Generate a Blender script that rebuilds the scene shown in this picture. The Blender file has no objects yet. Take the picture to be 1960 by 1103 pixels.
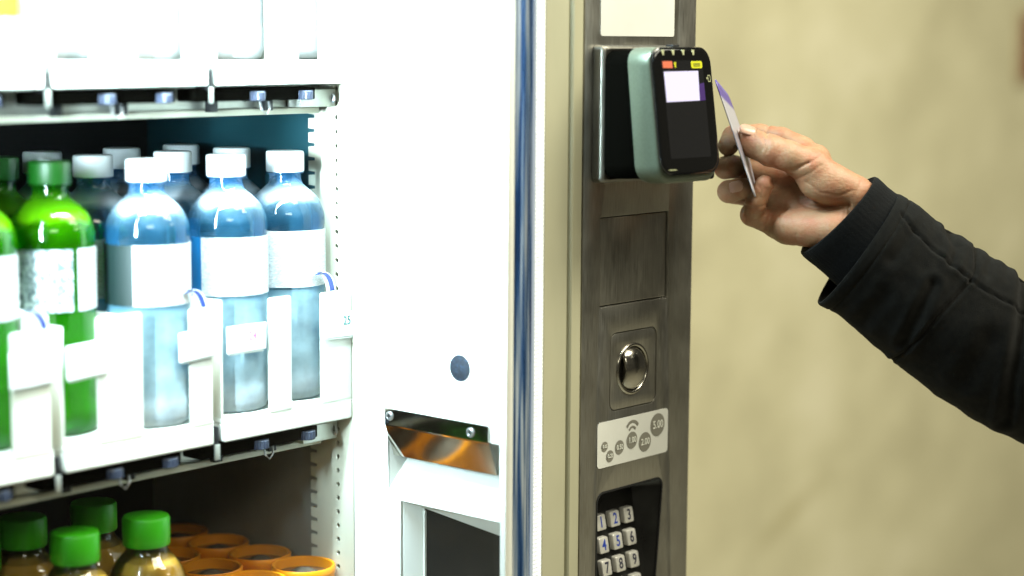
import bpy, bmesh, math, random
import numpy as np
from mathutils import Vector, Matrix, noise as mnoise
random.seed(7); np.random.seed(7)
S = bpy.context.scene
COL = S.collection
PI = math.pi
R = math.radians

# ------------------------------------------------------------------ camera
CAM = np.array((-1.1542, -0.9409, 1.30))
AX_D = np.array((0.7457, 0.6542, -0.1259)); AX_D /= np.linalg.norm(AX_D)      # looking direction
AX_R = np.array((0.66, -0.7512, 0.0058)); AX_R -= AX_R.dot(AX_D)*AX_D; AX_R /= np.linalg.norm(AX_R)
AX_U = np.cross(AX_R, AX_D)
cd = bpy.data.cameras.new('camera'); cam = bpy.data.objects.new('camera', cd); COL.objects.link(cam)
cam.matrix_world = Matrix(((AX_R[0], AX_U[0], -AX_D[0], CAM[0]), (AX_R[1], AX_U[1], -AX_D[1], CAM[1]),
                           (AX_R[2], AX_U[2], -AX_D[2], CAM[2]), (0, 0, 0, 1)))
cd.sensor_width = 36; cd.lens = 68.0; cd.clip_start = 0.05; cd.clip_end = 60
cd.dof.use_dof = True; cd.dof.focus_distance = 1.54; cd.dof.aperture_fstop = 2.15
S.camera = cam

# ------------------------------------------------------------------ world and lamps
W = bpy.data.worlds.new('World'); S.world = W; W.use_nodes = True
W.node_tree.nodes['Background'].inputs[0].default_value = (1.0, 0.93, 0.72, 1)
W.node_tree.nodes['Background'].inputs[1].default_value = 0.065
S.view_settings.view_transform = 'Standard'; S.view_settings.look = 'None'
S.view_settings.exposure = 0.0; S.view_settings.gamma = 1.0
cy = S.cycles
cy.use_denoising = True
cy.max_bounces = 14; cy.transparent_max_bounces = 24; cy.transmission_bounces = 12; cy.glossy_bounces = 5; cy.diffuse_bounces = 4
cy.sample_clamp_indirect = 4.0; cy.blur_glossy = 1.0; cy.caustics_refractive = True; cy.caustics_reflective = False

def area(name, loc, target, sx, sy, power, color, spread=180):
    l = bpy.data.lights.new(name, 'AREA'); l.shape = 'RECTANGLE'; l.size = sx; l.size_y = sy
    l.energy = power; l.color = color; l.spread = R(spread)
    o = bpy.data.objects.new(name, l); COL.objects.link(o)
    o.location = loc
    o.rotation_euler = (Vector(target)-Vector(loc)).to_track_quat('-Z', 'Y').to_euler()
    return o
WARM = (1.0, 0.965, 0.78)
area('ceiling_lamp', (0.5, -1.0, 2.75), (0.5, -0.9, 0), 1.6, 0.5, 52, WARM)
area('ceiling_lamp_far', (0.9, -1.1, 2.5), (0.95, 0.75, 0.25), 1.2, 0.5, 38, WARM)
area('added_steel_lamp', (2.3, -2.3, 2.55), (2.2, -2.1, 0), 1.6, 0.6, 30, WARM)  # unseen lamp added to lighten the top of the steel column
area('ceiling_lamp_near', (-1.6, -2.2, 2.5), (0.1, -0.1, 1.0), 1.0, 0.4, 14, WARM)
COOL = (0.68, 0.91, 1.0)
area('cabinet_strip_lamp', (-0.66, 0.032, 1.44), (-0.085, 0.085, 1.44), 0.012, 0.62, 8, COOL, 60)
area('cabinet_side_lamp', (-0.70, 0.034, 1.46), (-0.22, 0.36, 1.40), 0.012, 0.58, 4.0, COOL, 90)
area('cabinet_top_lamp', (-0.30, 0.035, 1.57), (-0.27, 0.20, 1.2), 0.50, 0.04, 18, COOL, 140)

# ------------------------------------------------------------------ materials
def principled(name, color, rough=0.5, metal=0.0, **kw):
    m = bpy.data.materials.new(name); m.use_nodes = True
    b = m.node_tree.nodes['Principled BSDF']
    b.inputs['Base Color'].default_value = (*color, 1); b.inputs['Roughness'].default_value = rough
    b.inputs['Metallic'].default_value = metal
    for k, v in kw.items():
        b.inputs[k.replace('_', ' ')].default_value = v
    return m
def grain(m, scale=(60, 60, 60), amount=0.15, bump=0.0, rvar=0.0, detail=4, color2=None, lo=0.35, hi=0.65, bscale=None):
    """noise in object space: colour variation, roughness variation and fine relief"""
    nt = m.node_tree; N = nt.nodes; L = nt.links; b = N['Principled BSDF']
    tc = N.new('ShaderNodeTexCoord'); mp = N.new('ShaderNodeMapping'); mp.inputs['Scale'].default_value = scale
    L.new(tc.outputs['Object'], mp.inputs['Vector'])
    nz = N.new('ShaderNodeTexNoise'); nz.inputs['Scale'].default_value = 1.0; nz.inputs['Detail'].default_value = detail
    L.new(mp.outputs[0], nz.inputs['Vector'])
    c = b.inputs['Base Color'].default_value[:]
    cr = N.new('ShaderNodeValToRGB'); e = cr.color_ramp.elements
    e[0].position = lo; e[1].position = hi
    c2 = color2 or tuple(min(1, x*(1+amount)) for x in c[:3])
    c1 = c[:3] if color2 else tuple(x*(1-amount) for x in c[:3])
    e[0].color = (*c1, 1); e[1].color = (*c2, 1)
    L.new(nz.outputs['Fac'], cr.inputs[0]); L.new(cr.outputs[0], b.inputs['Base Color'])
    if rvar:
        mr = N.new('ShaderNodeMapRange'); r0 = b.inputs['Roughness'].default_value
        mr.inputs['From Min'].default_value = 0.3; mr.inputs['From Max'].default_value = 0.7
        mr.inputs['To Min'].default_value = max(0.02, r0-rvar); mr.inputs['To Max'].default_value = min(1, r0+rvar)
        L.new(nz.outputs['Fac'], mr.inputs['Value']); L.new(mr.outputs[0], b.inputs['Roughness'])
    if bump:
        src = nz
        if bscale:
            mp2 = N.new('ShaderNodeMapping'); mp2.inputs['Scale'].default_value = bscale
            L.new(tc.outputs['Object'], mp2.inputs['Vector'])
            src = N.new('ShaderNodeTexNoise'); src.inputs['Scale'].default_value = 1.0; src.inputs['Detail'].default_value = 3
            L.new(mp2.outputs[0], src.inputs['Vector'])
        bp = N.new('ShaderNodeBump'); bp.inputs['Strength'].default_value = bump; bp.inputs['Distance'].default_value = 0.001
        L.new(src.outputs['Fac'], bp.inputs['Height']); L.new(bp.outputs[0], b.inputs['Normal'])
    return m
def thin_clear(name, tint, gloss_rough=0.02, ior=1.45, boost=1.0):
    m = bpy.data.materials.new(name); m.use_nodes = True; nt = m.node_tree; N = nt.nodes; L = nt.links
    N.remove(N['Principled BSDF'])
    t = N.new('ShaderNodeBsdfTransparent'); t.inputs[0].default_value = (*tint, 1)
    g = N.new('ShaderNodeBsdfGlossy'); g.inputs['Roughness'].default_value = gloss_rough
    f = N.new('ShaderNodeFresnel'); f.inputs['IOR'].default_value = ior
    mul = N.new('ShaderNodeMath'); mul.operation = 'MULTIPLY'; mul.inputs[1].default_value = boost; mul.use_clamp = True
    mx = N.new('ShaderNodeMixShader')
    L.new(f.outputs[0], mul.inputs[0]); L.new(mul.outputs[0], mx.inputs[0]); L.new(t.outputs[0], mx.inputs[1]); L.new(g.outputs[0], mx.inputs[2])
    L.new(mx.outputs[0], N['Material Output'].inputs['Surface'])
    return m
def glow(name, color, strength):
    return principled(name, (0.02, 0.02, 0.02), 0.2, Emission_Color=(*color, 1), Emission_Strength=strength)

M = {}
M['wall'] = principled('wall_paint', (0.62, 0.555, 0.37), 0.85)
M['floor'] = grain(principled('floor_stone', (0.36, 0.345, 0.285), 0.6), (3, 3, 3), 0.2)
M['steel'] = principled('brushed_steel', (0.40, 0.375, 0.32), 0.36, 0.92)
M['steel_smooth'] = grain(principled('smooth_steel', (0.38, 0.36, 0.31), 0.22, 1.0), (40, 40, 90), 0.1, rvar=0.06)
M['steel_dark'] = grain(principled('collar_steel', (0.15, 0.143, 0.122), 0.42, 0.95), (300, 300, 40), 0.12, rvar=0.08)
M['olive'] = grain(principled('beige_powder_coat', (0.415, 0.40, 0.275), 0.5), (25, 25, 8), 0.05, bump=0.10, bscale=(1500, 1500, 1500))
M['liner'] = grain(principled('white_liner', (0.84, 0.84, 0.78), 0.45), (9, 9, 9), 0.03, bump=0.05, bscale=(700, 700, 700))
M['white_plastic'] = grain(principled('white_tray_plastic', (0.80, 0.80, 0.72), 0.4, Subsurface_Weight=0.0), (14, 14, 14), 0.05)
def frosted_white():
    m = grain(principled('frosted_white_plastic', (0.80, 0.80, 0.73), 0.4), (14, 14, 14), 0.05); nt = m.node_tree; N = nt.nodes; L = nt.links
    tr = N.new('ShaderNodeBsdfTransparent'); tl = N.new('ShaderNodeBsdfTranslucent'); tl.inputs[0].default_value = (.8, .8, .74, 1)
    a = N.new('ShaderNodeMixShader'); a.inputs[0].default_value = .25; L.new(N['Principled BSDF'].outputs[0], a.inputs[1]); L.new(tl.outputs[0], a.inputs[2])
    b = N.new('ShaderNodeMixShader'); b.inputs[0].default_value = .17; L.new(a.outputs[0], b.inputs[1]); L.new(tr.outputs[0], b.inputs[2])
    L.new(b.outputs[0], N['Material Output'].inputs['Surface']); M['upright'] = m
frosted_white()
M['post'] = grain(principled('cream_post', (0.60, 0.585, 0.47), 0.45), (30, 30, 10), 0.06)
M['side_panel'] = grain(principled('grey_side_panel', (0.24, 0.235, 0.21), 0.42, 0.25), (14, 14, 4), 0.16, rvar=0.08)
M['cool_lit_panel'] = grain(principled('cool_lit_side_panel', (0.012, 0.062, 0.080), 0.42, 0.2), (14, 14, 4), 0.2, rvar=0.08)  # upper side panel, teal cast of the cool light put into its colour
M['dark_back'] = principled('dark_back', (0.004, 0.004, 0.005), 0.8)
M['rail'] = grain(principled('zinc_rail', (0.52, 0.53, 0.48), 0.35, 0.75), (50, 50, 50), 0.12, rvar=0.1)
M['black_plastic'] = grain(principled('black_plastic', (0.005, 0.005, 0.006), 0.5, IOR=1.35), (90, 90, 90), 0.3, rvar=0.08)
M['black_housing'] = grain(principled('black_housing', (0.008, 0.008, 0.007), 0.33), (40, 40, 40), 0.3, rvar=0.08)
M['matte_black'] = principled('matte_black', (0.0012, 0.0011, 0.0008), 0.7, IOR=1.03)
M['knob'] = grain(principled('dark_blue_knob', (0.022, 0.028, 0.050), 0.45), (90, 90, 90), 0.2)
M['gloss_black'] = principled('gloss_black_face', (0.004, 0.004, 0.004), 0.07, Coat_Weight=0.3)
M['gap'] = principled('gap_black', (0.004, 0.004, 0.004), 0.8)
M['silver'] = grain(principled('silver_paint', (0.105, 0.128, 0.092), 0.36, 0.5), (600, 600, 600), 0.07, rvar=0.03)
M['chrome'] = grain(principled('chrome_visor', (0.62, 0.60, 0.55), 0.09, 1.0), (120, 120, 20), 0.06)
M['screw'] = grain(principled('zinc_screw', (0.55, 0.56, 0.58), 0.3, 0.9), (200, 200, 200), 0.25)
M['sticker'] = grain(principled('white_sticker', (0.66, 0.66, 0.61), 0.5), (30, 30, 30), 0.03)
M['sticker_grey'] = principled('grey_print', (0.20, 0.19, 0.155), 0.55)
M['print_white'] = principled('pale_print', (0.78, 0.78, 0.70), 0.55)
M['ink'] = principled('dark_ink', (0.03, 0.05, 0.06), 0.6)
M['ink_green'] = principled('green_ink', (0.01, 0.10, 0.09), 0.6)
M['ink_red'] = principled('violet_ink', (0.35, 0.12, 0.28), 0.6)
M['ink_grey'] = principled('grey_ink', (0.45, 0.45, 0.48), 0.6)
M['key'] = grain(principled('metal_key', (0.74, 0.72, 0.66), 0.34, 0.3), (200, 200, 200), 0.08)
M['key_blue'] = principled('blue_digit', (0.02, 0.06, 0.42), 0.5)
M['key_dark'] = principled('dark_digit', (0.02, 0.02, 0.05), 0.5)
M['price'] = grain(principled('price_card', (0.84, 0.84, 0.84), 0.4), (40, 40, 40), 0.02)
M['clip_white'] = principled('clear_white_clip', (0.8, 0.8, 0.82), 0.3)
M['clip_blue'] = principled('blue_clip', (0.01, 0.03, 0.16), 0.3)
M['glass'] = thin_clear('door_glass', (0.99, 0.995, 0.99), 0.0, 1.45, 0.10)
M['pet'] = thin_clear('clear_pet', (0.93, 0.97, 0.985), 0.04, 1.5, 1.5)
M['pet_green'] = thin_clear('green_pet', (0.10, 0.78, 0.03), 0.04, 1.5, 1.3)
M['pet_amber'] = thin_clear('juice_pet', (0.97, 0.95, 0.90), 0.05, 1.5, 1.5)
def frosted(name, tint, haze, amount):
    m = thin_clear(name, tint, 0.06, 1.5, 1.5); nt = m.node_tree; N = nt.nodes; L = nt.links
    old = N['Material Output'].inputs['Surface'].links[0].from_socket
    tr = N.new('ShaderNodeBsdfTranslucent'); tr.inputs[0].default_value = (*haze, 1)
    df = N.new('ShaderNodeBsdfDiffuse'); df.inputs[0].default_value = (*haze, 1)
    m1 = N.new('ShaderNodeMixShader'); m1.inputs[0].default_value = .5; L.new(tr.outputs[0], m1.inputs[1]); L.new(df.outputs[0], m1.inputs[2])
    tc = N.new('ShaderNodeTexCoord'); nz = N.new('ShaderNodeTexNoise'); nz.inputs['Scale'].default_value = 55; nz.inputs['Detail'].default_value = 5; L.new(tc.outputs['Object'], nz.inputs[0])
    mr = N.new('ShaderNodeMapRange'); mr.inputs['From Min'].default_value = .35; mr.inputs['From Max'].default_value = .65; mr.inputs['To Min'].default_value = amount*.75; mr.inputs['To Max'].default_value = amount*1.2; L.new(nz.outputs[0], mr.inputs[0])
    m2 = N.new('ShaderNodeMixShader'); L.new(mr.outputs[0], m2.inputs[0]); L.new(old, m2.inputs[1]); L.new(m1.outputs[0], m2.inputs[2])
    L.new(m2.outputs[0], N['Material Output'].inputs['Surface']); return m
def lit_haze(name, tint, stops):
    """clear bottle wall, highlights and backlight painted as haze that changes with height"""
    m = thin_clear(name, tint, 0.05, 1.5, 1.5); nt = m.node_tree; N = nt.nodes; L = nt.links
    old = N['Material Output'].inputs['Surface'].links[0].from_socket
    tc = N.new('ShaderNodeTexCoord'); sx = N.new('ShaderNodeSeparateXYZ'); L.new(tc.outputs['Object'], sx.inputs[0])
    nz = N.new('ShaderNodeTexNoise'); nz.inputs['Scale'].default_value = 48; nz.inputs['Detail'].default_value = 5; L.new(tc.outputs['Object'], nz.inputs[0])
    zz = N.new('ShaderNodeMath'); zz.operation = 'MULTIPLY_ADD'; zz.inputs[1].default_value = 0.014; L.new(nz.outputs[0], zz.inputs[0]); L.new(sx.outputs[2], zz.inputs[2])
    z2 = N.new('ShaderNodeMath'); z2.operation = 'MULTIPLY_ADD'; z2.inputs[1].default_value = 5.0; z2.inputs[2].default_value = -.035; L.new(zz.outputs[0], z2.inputs[0])
    cr = N.new('ShaderNodeValToRGB'); am = N.new('ShaderNodeValToRGB')
    for ramp, which in ((cr, 0), (am, 1)):
        el = ramp.color_ramp.elements
        for k, (z, c, a) in enumerate(stops):
            e = el[k] if k < 2 else el.new(z*5)
            e.position = z*5; e.color = (*c, 1) if which == 0 else (a, a, a, 1)
        L.new(z2.outputs[0], ramp.inputs[0])
    mr = N.new('ShaderNodeMapRange'); mr.inputs['From Min'].default_value = .35; mr.inputs['From Max'].default_value = .65; mr.inputs['To Min'].default_value = .72; mr.inputs['To Max'].default_value = 1.2; L.new(nz.outputs[0], mr.inputs[0])
    mu = N.new('ShaderNodeMath'); mu.operation = 'MULTIPLY'; mu.use_clamp = True; L.new(am.outputs[0], mu.inputs[0]); L.new(mr.outputs[0], mu.inputs[1])
    tr = N.new('ShaderNodeBsdfTranslucent'); df = N.new('ShaderNodeBsdfDiffuse'); L.new(cr.outputs[0], tr.inputs[0]); L.new(cr.outputs[0], df.inputs[0])
    m1 = N.new('ShaderNodeMixShader'); m1.inputs[0].default_value = .5; L.new(tr.outputs[0], m1.inputs[1]); L.new(df.outputs[0], m1.inputs[2])
    m2 = N.new('ShaderNodeMixShader'); L.new(mu.outputs[0], m2.inputs[0]); L.new(old, m2.inputs[1]); L.new(m1.outputs[0], m2.inputs[2])
    L.new(m2.outputs[0], N['Material Output'].inputs['Surface']); return m
M['pet_lit_haze'] = lit_haze('lit_haze_pet', (0.90, 0.96, 0.99), [(0.0, (.92, .98, 1.0), .85), (.012, (.88, .97, 1.0), .72), (.030, (.72, .93, .99), .56), (.085, (.60, .88, .98), .46), (.100, (.14, .52, .84), .10),
                         (.146, (.12, .50, .85), .09), (.156, (.35, .70, .95), .16), (.164, (.86, .92, .98), .62), (.170, (.5, .75, .95), .30), (.175, (.06, .35, .80), .22)])  # pale lower body and white shoulder highlight painted in as haze
M['pet_green_lit_haze'] = lit_haze('lit_haze_green_pet', (0.12, 0.78, 0.03), [(0.0, (.30, .75, .35), .6), (.014, (.10, .60, .03), .38), (.085, (.04, .46, .01), .30), (.140, (.05, .45, .0), .14), (.152, (.06, .42, .0), .20), (.158, (.20, .66, .003), .50), (.168, (.14, .55, .005), .42), (.176, (.01, .14, .005), .3)])  # backlit green bands painted in as haze
M['pet_white'] = lit_haze('lit_haze_white_pet', (0.97, 0.98, 0.99), [(0, (.86, .86, .90), .6), (.1, (.86, .86, .90), .5), (.18, (.9, .9, .93), .6)])  # white haze painted in so the pale bottles look brightly lit
M['water'] = principled('water', (0.48, 0.84, 1.0), 0.0, IOR=1.33, Transmission_Weight=1.0)
M['green_drink'] = principled('green_drink', (0.30, 0.92, 0.06), 0.0, IOR=1.33, Transmission_Weight=1.0)
M['juice'] = principled('golden_juice', (0.84, 0.52, 0.09), 0.15, IOR=1.33, Transmission_Weight=0.12, Subsurface_Weight=0.0)
M['cap_white'] = principled('white_cap', (0.80, 0.82, 0.82), 0.4)
M['cap_green'] = principled('dark_green_cap', (0.003, 0.065, 0.003), 0.45)
M['cap_lime'] = principled('bright_green_cap', (0.032, 0.36, 0.003), 0.4)
M['label_white'] = grain(principled('white_label', (0.43, 0.45, 0.45), 0.45), (420, 420, 900), 0.26)
M['label_blue'] = principled('blue_label', (0.003, 0.10, 0.25), 0.45)
M['label_teal'] = principled('dark_teal_label', (0.006, 0.018, 0.017), 0.5)
M['label_silver'] = grain(principled('speckled_label', (0.08, 0.11, 0.12), 0.4), (330, 330, 330), 0, color2=(0.50, 0.56, 0.57), lo=0.40, hi=0.62)
M['milk'] = grain(principled('pale_bottle', (0.84, 0.85, 0.88), 0.35), (20, 20, 20), 0.04)
M['orange'] = grain(principled('orange_plastic', (0.95, 0.31, 0.003), 0.38), (40, 40, 40), 0.05)
M['cup_lid'] = grain(principled('grey_brown_lid', (0.10, 0.08, 0.06), 0.25), (160, 160, 160), 0.4)
M['pack_orange'] = principled('orange_pack', (0.42, 0.145, 0.012), 0.5)
M['pack_cream'] = principled('cream_pack', (0.50, 0.42, 0.17), 0.5)
M['sign_red'] = principled('maroon_sign', (0.16, 0.035, 0.015), 0.6)
M['navy_disc'] = grain(principled('navy_glitter', (0.0008, 0.004, 0.012), 0.7), (700, 700, 700), 0, color2=(0.03, 0.07, 0.13), lo=0.55, hi=0.72, detail=2)
M['dark_glass'] = principled('dark_hatch_glass', (0.004, 0.006, 0.008), 0.05, IOR=1.05)
M['light_strip'] = None
M['screen'] = glow('lit_screen', (0.86, 0.80, 1.0), 1.15)
M['screen_dim'] = principled('display_glass', (0.011, 0.011, 0.012), 0.10)
M['screen_violet'] = glow('violet_screen_edge', (0.10, 0.02, 0.28), 0.55)
M['btn_red'] = principled('red_mark', (0.62, 0.14, 0.07), 0.4)
M['btn_yellow'] = principled('yellow_mark', (0.55, 0.56, 0.01), 0.4)
M['btn_ink'] = principled('olive_mark', (0.20, 0.20, 0.02), 0.5)
M['pale_mark'] = principled('pale_mark', (0.42, 0.44, 0.26), 0.4)
M['faint_mark'] = principled('faint_mark', (0.07, 0.07, 0.065), 0.5)
M['card_white'] = None

# wall: flat paint with blotches and one scuff
def wall_mat():
    nt = M['wall'].node_tree; N = nt.nodes; L = nt.links; b = N['Principled BSDF']
    tc = N.new('ShaderNodeTexCoord')
    def nz(scale, detail, rough=.55):
        n = N.new('ShaderNodeTexNoise'); n.inputs['Scale'].default_value = scale; n.inputs['Detail'].default_value = detail; n.inputs['Roughness'].default_value = rough
        L.new(tc.outputs['Object'], n.inputs['Vector']); return n
    a, c = nz(2.2, 3), nz(9, 7, .65)
    md = N.new('ShaderNodeMath'); md.operation = 'MULTIPLY_ADD'; md.inputs[1].default_value = .5; L.new(a.outputs[0], md.inputs[0])
    m2 = N.new('ShaderNodeMath'); m2.operation = 'MULTIPLY'; m2.inputs[1].default_value = .5; L.new(c.outputs[0], m2.inputs[0]); L.new(m2.outputs[0], md.inputs[2])
    cr = N.new('ShaderNodeValToRGB'); el = cr.color_ramp.elements; el[0].position = .36; el[1].position = .64
    el[0].color = (0.46, 0.425, 0.275, 1); el[1].color = (0.64, 0.60, 0.43, 1); e = el.new(.5); e.color = (0.555, 0.518, 0.345, 1)
    L.new(md.outputs[0], cr.inputs[0])
    bp = N.new('ShaderNodeBump'); bp.inputs['Strength'].default_value = .3; bp.inputs['Distance'].default_value = .004; L.new(nz(60, 5).outputs[0], bp.inputs['Height']); L.new(bp.outputs[0], b.inputs['Normal'])
    # long diagonal scuff
    mp = N.new('ShaderNodeMapping'); mp.vector_type = 'TEXTURE'
    mp.inputs['Location'].default_value = (1.475, 0.75, 0.545); mp.inputs['Rotation'].default_value = (0, R(-23), 0); mp.inputs['Scale'].default_value = (0.15, 0.5, 0.022)
    L.new(tc.outputs['Object'], mp.inputs['Vector'])
    g = N.new('ShaderNodeTexGradient'); g.gradient_type = 'SPHERICAL'; L.new(mp.outputs[0], g.inputs[0])
    pw = N.new('ShaderNodeMath'); pw.operation = 'MULTIPLY'; pw.inputs[1].default_value = 0.55; L.new(g.outputs['Fac'], pw.inputs[0])
    mx = N.new('ShaderNodeMix'); mx.data_type = 'RGBA'
    L.new(pw.outputs[0], mx.inputs['Factor']); L.new(cr.outputs[0], mx.inputs['A']); mx.inputs['B'].default_value = (0.33, 0.28, 0.13, 1)
    L.new(mx.outputs['Result'], b.inputs['Base Color'])
wall_mat()
# brushed steel: vertical brushing, blotches of handling
def steel_mat():
    nt = M['steel'].node_tree; N = nt.nodes; L = nt.links; b = N['Principled BSDF']
    tc = N.new('ShaderNodeTexCoord')
    def nz(scale, detail=3):
        mp = N.new('ShaderNodeMapping'); mp.inputs['Scale'].default_value = scale; L.new(tc.outputs['Object'], mp.inputs[0])
        n = N.new('ShaderNodeTexNoise'); n.inputs['Scale'].default_value = 1; n.inputs['Detail'].default_value = detail; L.new(mp.outputs[0], n.inputs[0]); return n
    a = nz((1000, 300, 55), 5); c = nz((30, 30, 26), 6)
    ad = N.new('ShaderNodeMath'); ad.operation = 'MULTIPLY_ADD'; ad.inputs[1].default_value = 0.40; L.new(c.outputs[0], ad.inputs[0])
    m2 = N.new('ShaderNodeMath'); m2.operation = 'MULTIPLY'; m2.inputs[1].default_value = 0.60; L.new(a.outputs[0], m2.inputs[0]); L.new(m2.outputs[0], ad.inputs[2])
    cr = N.new('ShaderNodeValToRGB'); cr.color_ramp.elements[0].position = 0.34; cr.color_ramp.elements[1].position = 0.66
    cr.color_ramp.elements[0].color = (0.285, 0.272, 0.235, 1); cr.color_ramp.elements[1].color = (0.43, 0.415, 0.365, 1)
    L.new(ad.outputs[0], cr.inputs[0]); L.new(cr.outputs[0], b.inputs['Base Color'])
    mr = N.new('ShaderNodeMapRange'); mr.inputs['From Min'].default_value = .3; mr.inputs['From Max'].default_value = .7
    mr.inputs['To Min'].default_value = .27; mr.inputs['To Max'].default_value = .46; L.new(ad.outputs[0], mr.inputs[0]); L.new(mr.outputs[0], b.inputs['Roughness'])
    bp = N.new('ShaderNodeBump'); bp.inputs['Strength'].default_value = 0.12; bp.inputs['Distance'].default_value = 0.0006
    L.new(a.outputs[0], bp.inputs['Height']); L.new(bp.outputs[0], b.inputs['Normal'])
steel_mat()
# blue-chrome glazing bead: pale streaks of reflected light and scuffs put into its colour
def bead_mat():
    m = principled('streaked_glazing_bead', (0.02, 0.06, 0.20), 0.22, 0.75); M['bead'] = m
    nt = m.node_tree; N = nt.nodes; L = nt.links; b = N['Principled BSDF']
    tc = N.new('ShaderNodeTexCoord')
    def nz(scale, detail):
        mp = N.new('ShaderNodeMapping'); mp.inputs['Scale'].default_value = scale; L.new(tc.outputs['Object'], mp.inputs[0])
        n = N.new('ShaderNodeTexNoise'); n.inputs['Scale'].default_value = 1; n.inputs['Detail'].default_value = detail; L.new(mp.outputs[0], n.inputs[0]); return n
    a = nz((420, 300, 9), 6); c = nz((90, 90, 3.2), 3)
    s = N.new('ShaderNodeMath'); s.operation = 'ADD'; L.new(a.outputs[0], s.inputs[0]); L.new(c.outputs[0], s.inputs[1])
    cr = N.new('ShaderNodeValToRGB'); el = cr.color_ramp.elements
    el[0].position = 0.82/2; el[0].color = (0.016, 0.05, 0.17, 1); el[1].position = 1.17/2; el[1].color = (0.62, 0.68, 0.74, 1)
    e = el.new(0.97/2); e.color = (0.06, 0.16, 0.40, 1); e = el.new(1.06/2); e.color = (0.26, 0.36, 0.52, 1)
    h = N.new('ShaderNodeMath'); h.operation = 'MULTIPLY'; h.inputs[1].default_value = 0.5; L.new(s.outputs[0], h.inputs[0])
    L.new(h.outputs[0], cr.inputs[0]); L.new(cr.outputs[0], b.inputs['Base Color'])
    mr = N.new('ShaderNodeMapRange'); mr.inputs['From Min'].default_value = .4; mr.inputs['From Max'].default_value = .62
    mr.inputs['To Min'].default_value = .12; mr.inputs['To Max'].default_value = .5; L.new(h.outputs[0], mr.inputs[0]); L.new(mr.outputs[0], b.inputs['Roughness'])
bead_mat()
M['light_strip'] = principled('lit_edge_strip', (0.8, 0.8, 0.78), 0.35, Emission_Color=(0.82, 0.95, 1.0, 1), Emission_Strength=0.36)

# skin, cloth, knit, card
def skin_mat():
    m = principled('skin', (0.55, 0.33, 0.21), 0.56, Subsurface_Weight=0.22, Subsurface_Scale=0.004); M['skin'] = m
    m.node_tree.nodes['Principled BSDF'].inputs['Subsurface Radius'].default_value = (1.0, 0.35, 0.2)
    nt = m.node_tree; N = nt.nodes; L = nt.links; b = N['Principled BSDF']
    tc = N.new('ShaderNodeTexCoord')
    n1 = N.new('ShaderNodeTexNoise'); n1.inputs['Scale'].default_value = 62; n1.inputs['Detail'].default_value = 6; n1.inputs['Roughness'].default_value = .6
    L.new(tc.outputs['Object'], n1.inputs[0])
    cr = N.new('ShaderNodeValToRGB'); e = cr.color_ramp.elements; e[0].position = .34; e[1].position = .68
    e[0].color = (0.335, 0.190, 0.090, 1); e[1].color = (0.345, 0.120, 0.048, 1); L.new(n1.outputs['Fac'], cr.inputs[0])
    n2 = N.new('ShaderNodeTexNoise'); n2.inputs['Scale'].default_value = 420; n2.inputs['Detail'].default_value = 3; L.new(tc.outputs['Object'], n2.inputs[0])
    mx = N.new('ShaderNodeMix'); mx.data_type = 'RGBA'; mx.blend_type = 'MULTIPLY'; mx.inputs['Factor'].default_value = .35
    L.new(cr.outputs[0], mx.inputs['A']); L.new(n2.outputs['Color'], mx.inputs['B'])
    hs = N.new('ShaderNodeHueSaturation'); hs.inputs['Value'].default_value = 1.15; hs.inputs['Saturation'].default_value = 1.0
    gm = N.new('ShaderNodeMix'); gm.data_type = 'RGBA'; gm.inputs['Factor'].default_value = 0.05; 
    L.new(cr.outputs[0], gm.inputs['A']); L.new(n2.outputs['Fac'], gm.inputs['B']); L.new(gm.outputs['Result'], b.inputs['Base Color'])
    mp = N.new('ShaderNodeMapping'); mp.inputs['Scale'].default_value = (230, 230, 620); mp.inputs['Rotation'].default_value = (0, R(25), R(20)); L.new(tc.outputs['Object'], mp.inputs[0])
    n3 = N.new('ShaderNodeTexNoise'); n3.inputs['Scale'].default_value = 1; n3.inputs['Detail'].default_value = 4; n3.inputs['Distortion'].default_value = .6; L.new(mp.outputs[0], n3.inputs[0])
    ad = N.new('ShaderNodeMath'); ad.operation = 'ADD'; L.new(n3.outputs['Fac'], ad.inputs[0]); L.new(n2.outputs['Fac'], ad.inputs[1])
    bp = N.new('ShaderNodeBump'); bp.inputs['Strength'].default_value = .30; bp.inputs['Distance'].default_value = .0010
    L.new(ad.outputs[0], bp.inputs['Height']); L.new(bp.outputs[0], b.inputs['Normal'])
skin_mat()
M['nail'] = principled('nail', (0.52, 0.31, 0.22), 0.28)
def cloth_mat(name, col, col2, scale, strength):
    m = principled(name, col, 0.95, Sheen_Weight=0.03, Sheen_Roughness=0.6); m.node_tree.nodes['Principled BSDF'].inputs['Specular IOR Level'].default_value = .12
    grain(m, (180, 180, 180), 0, color2=col2, bump=strength, bscale=(scale, scale, scale)); return m
M['cloth'] = cloth_mat('black_jacket_cloth', (0.0021, 0.0020, 0.0015), (0.0042, 0.0040, 0.0029), 1400, .5)
M['knit'] = cloth_mat('black_knit', (0.0014, 0.0014, 0.0014), (0.003, 0.003, 0.0028), 900, .6)
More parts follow.
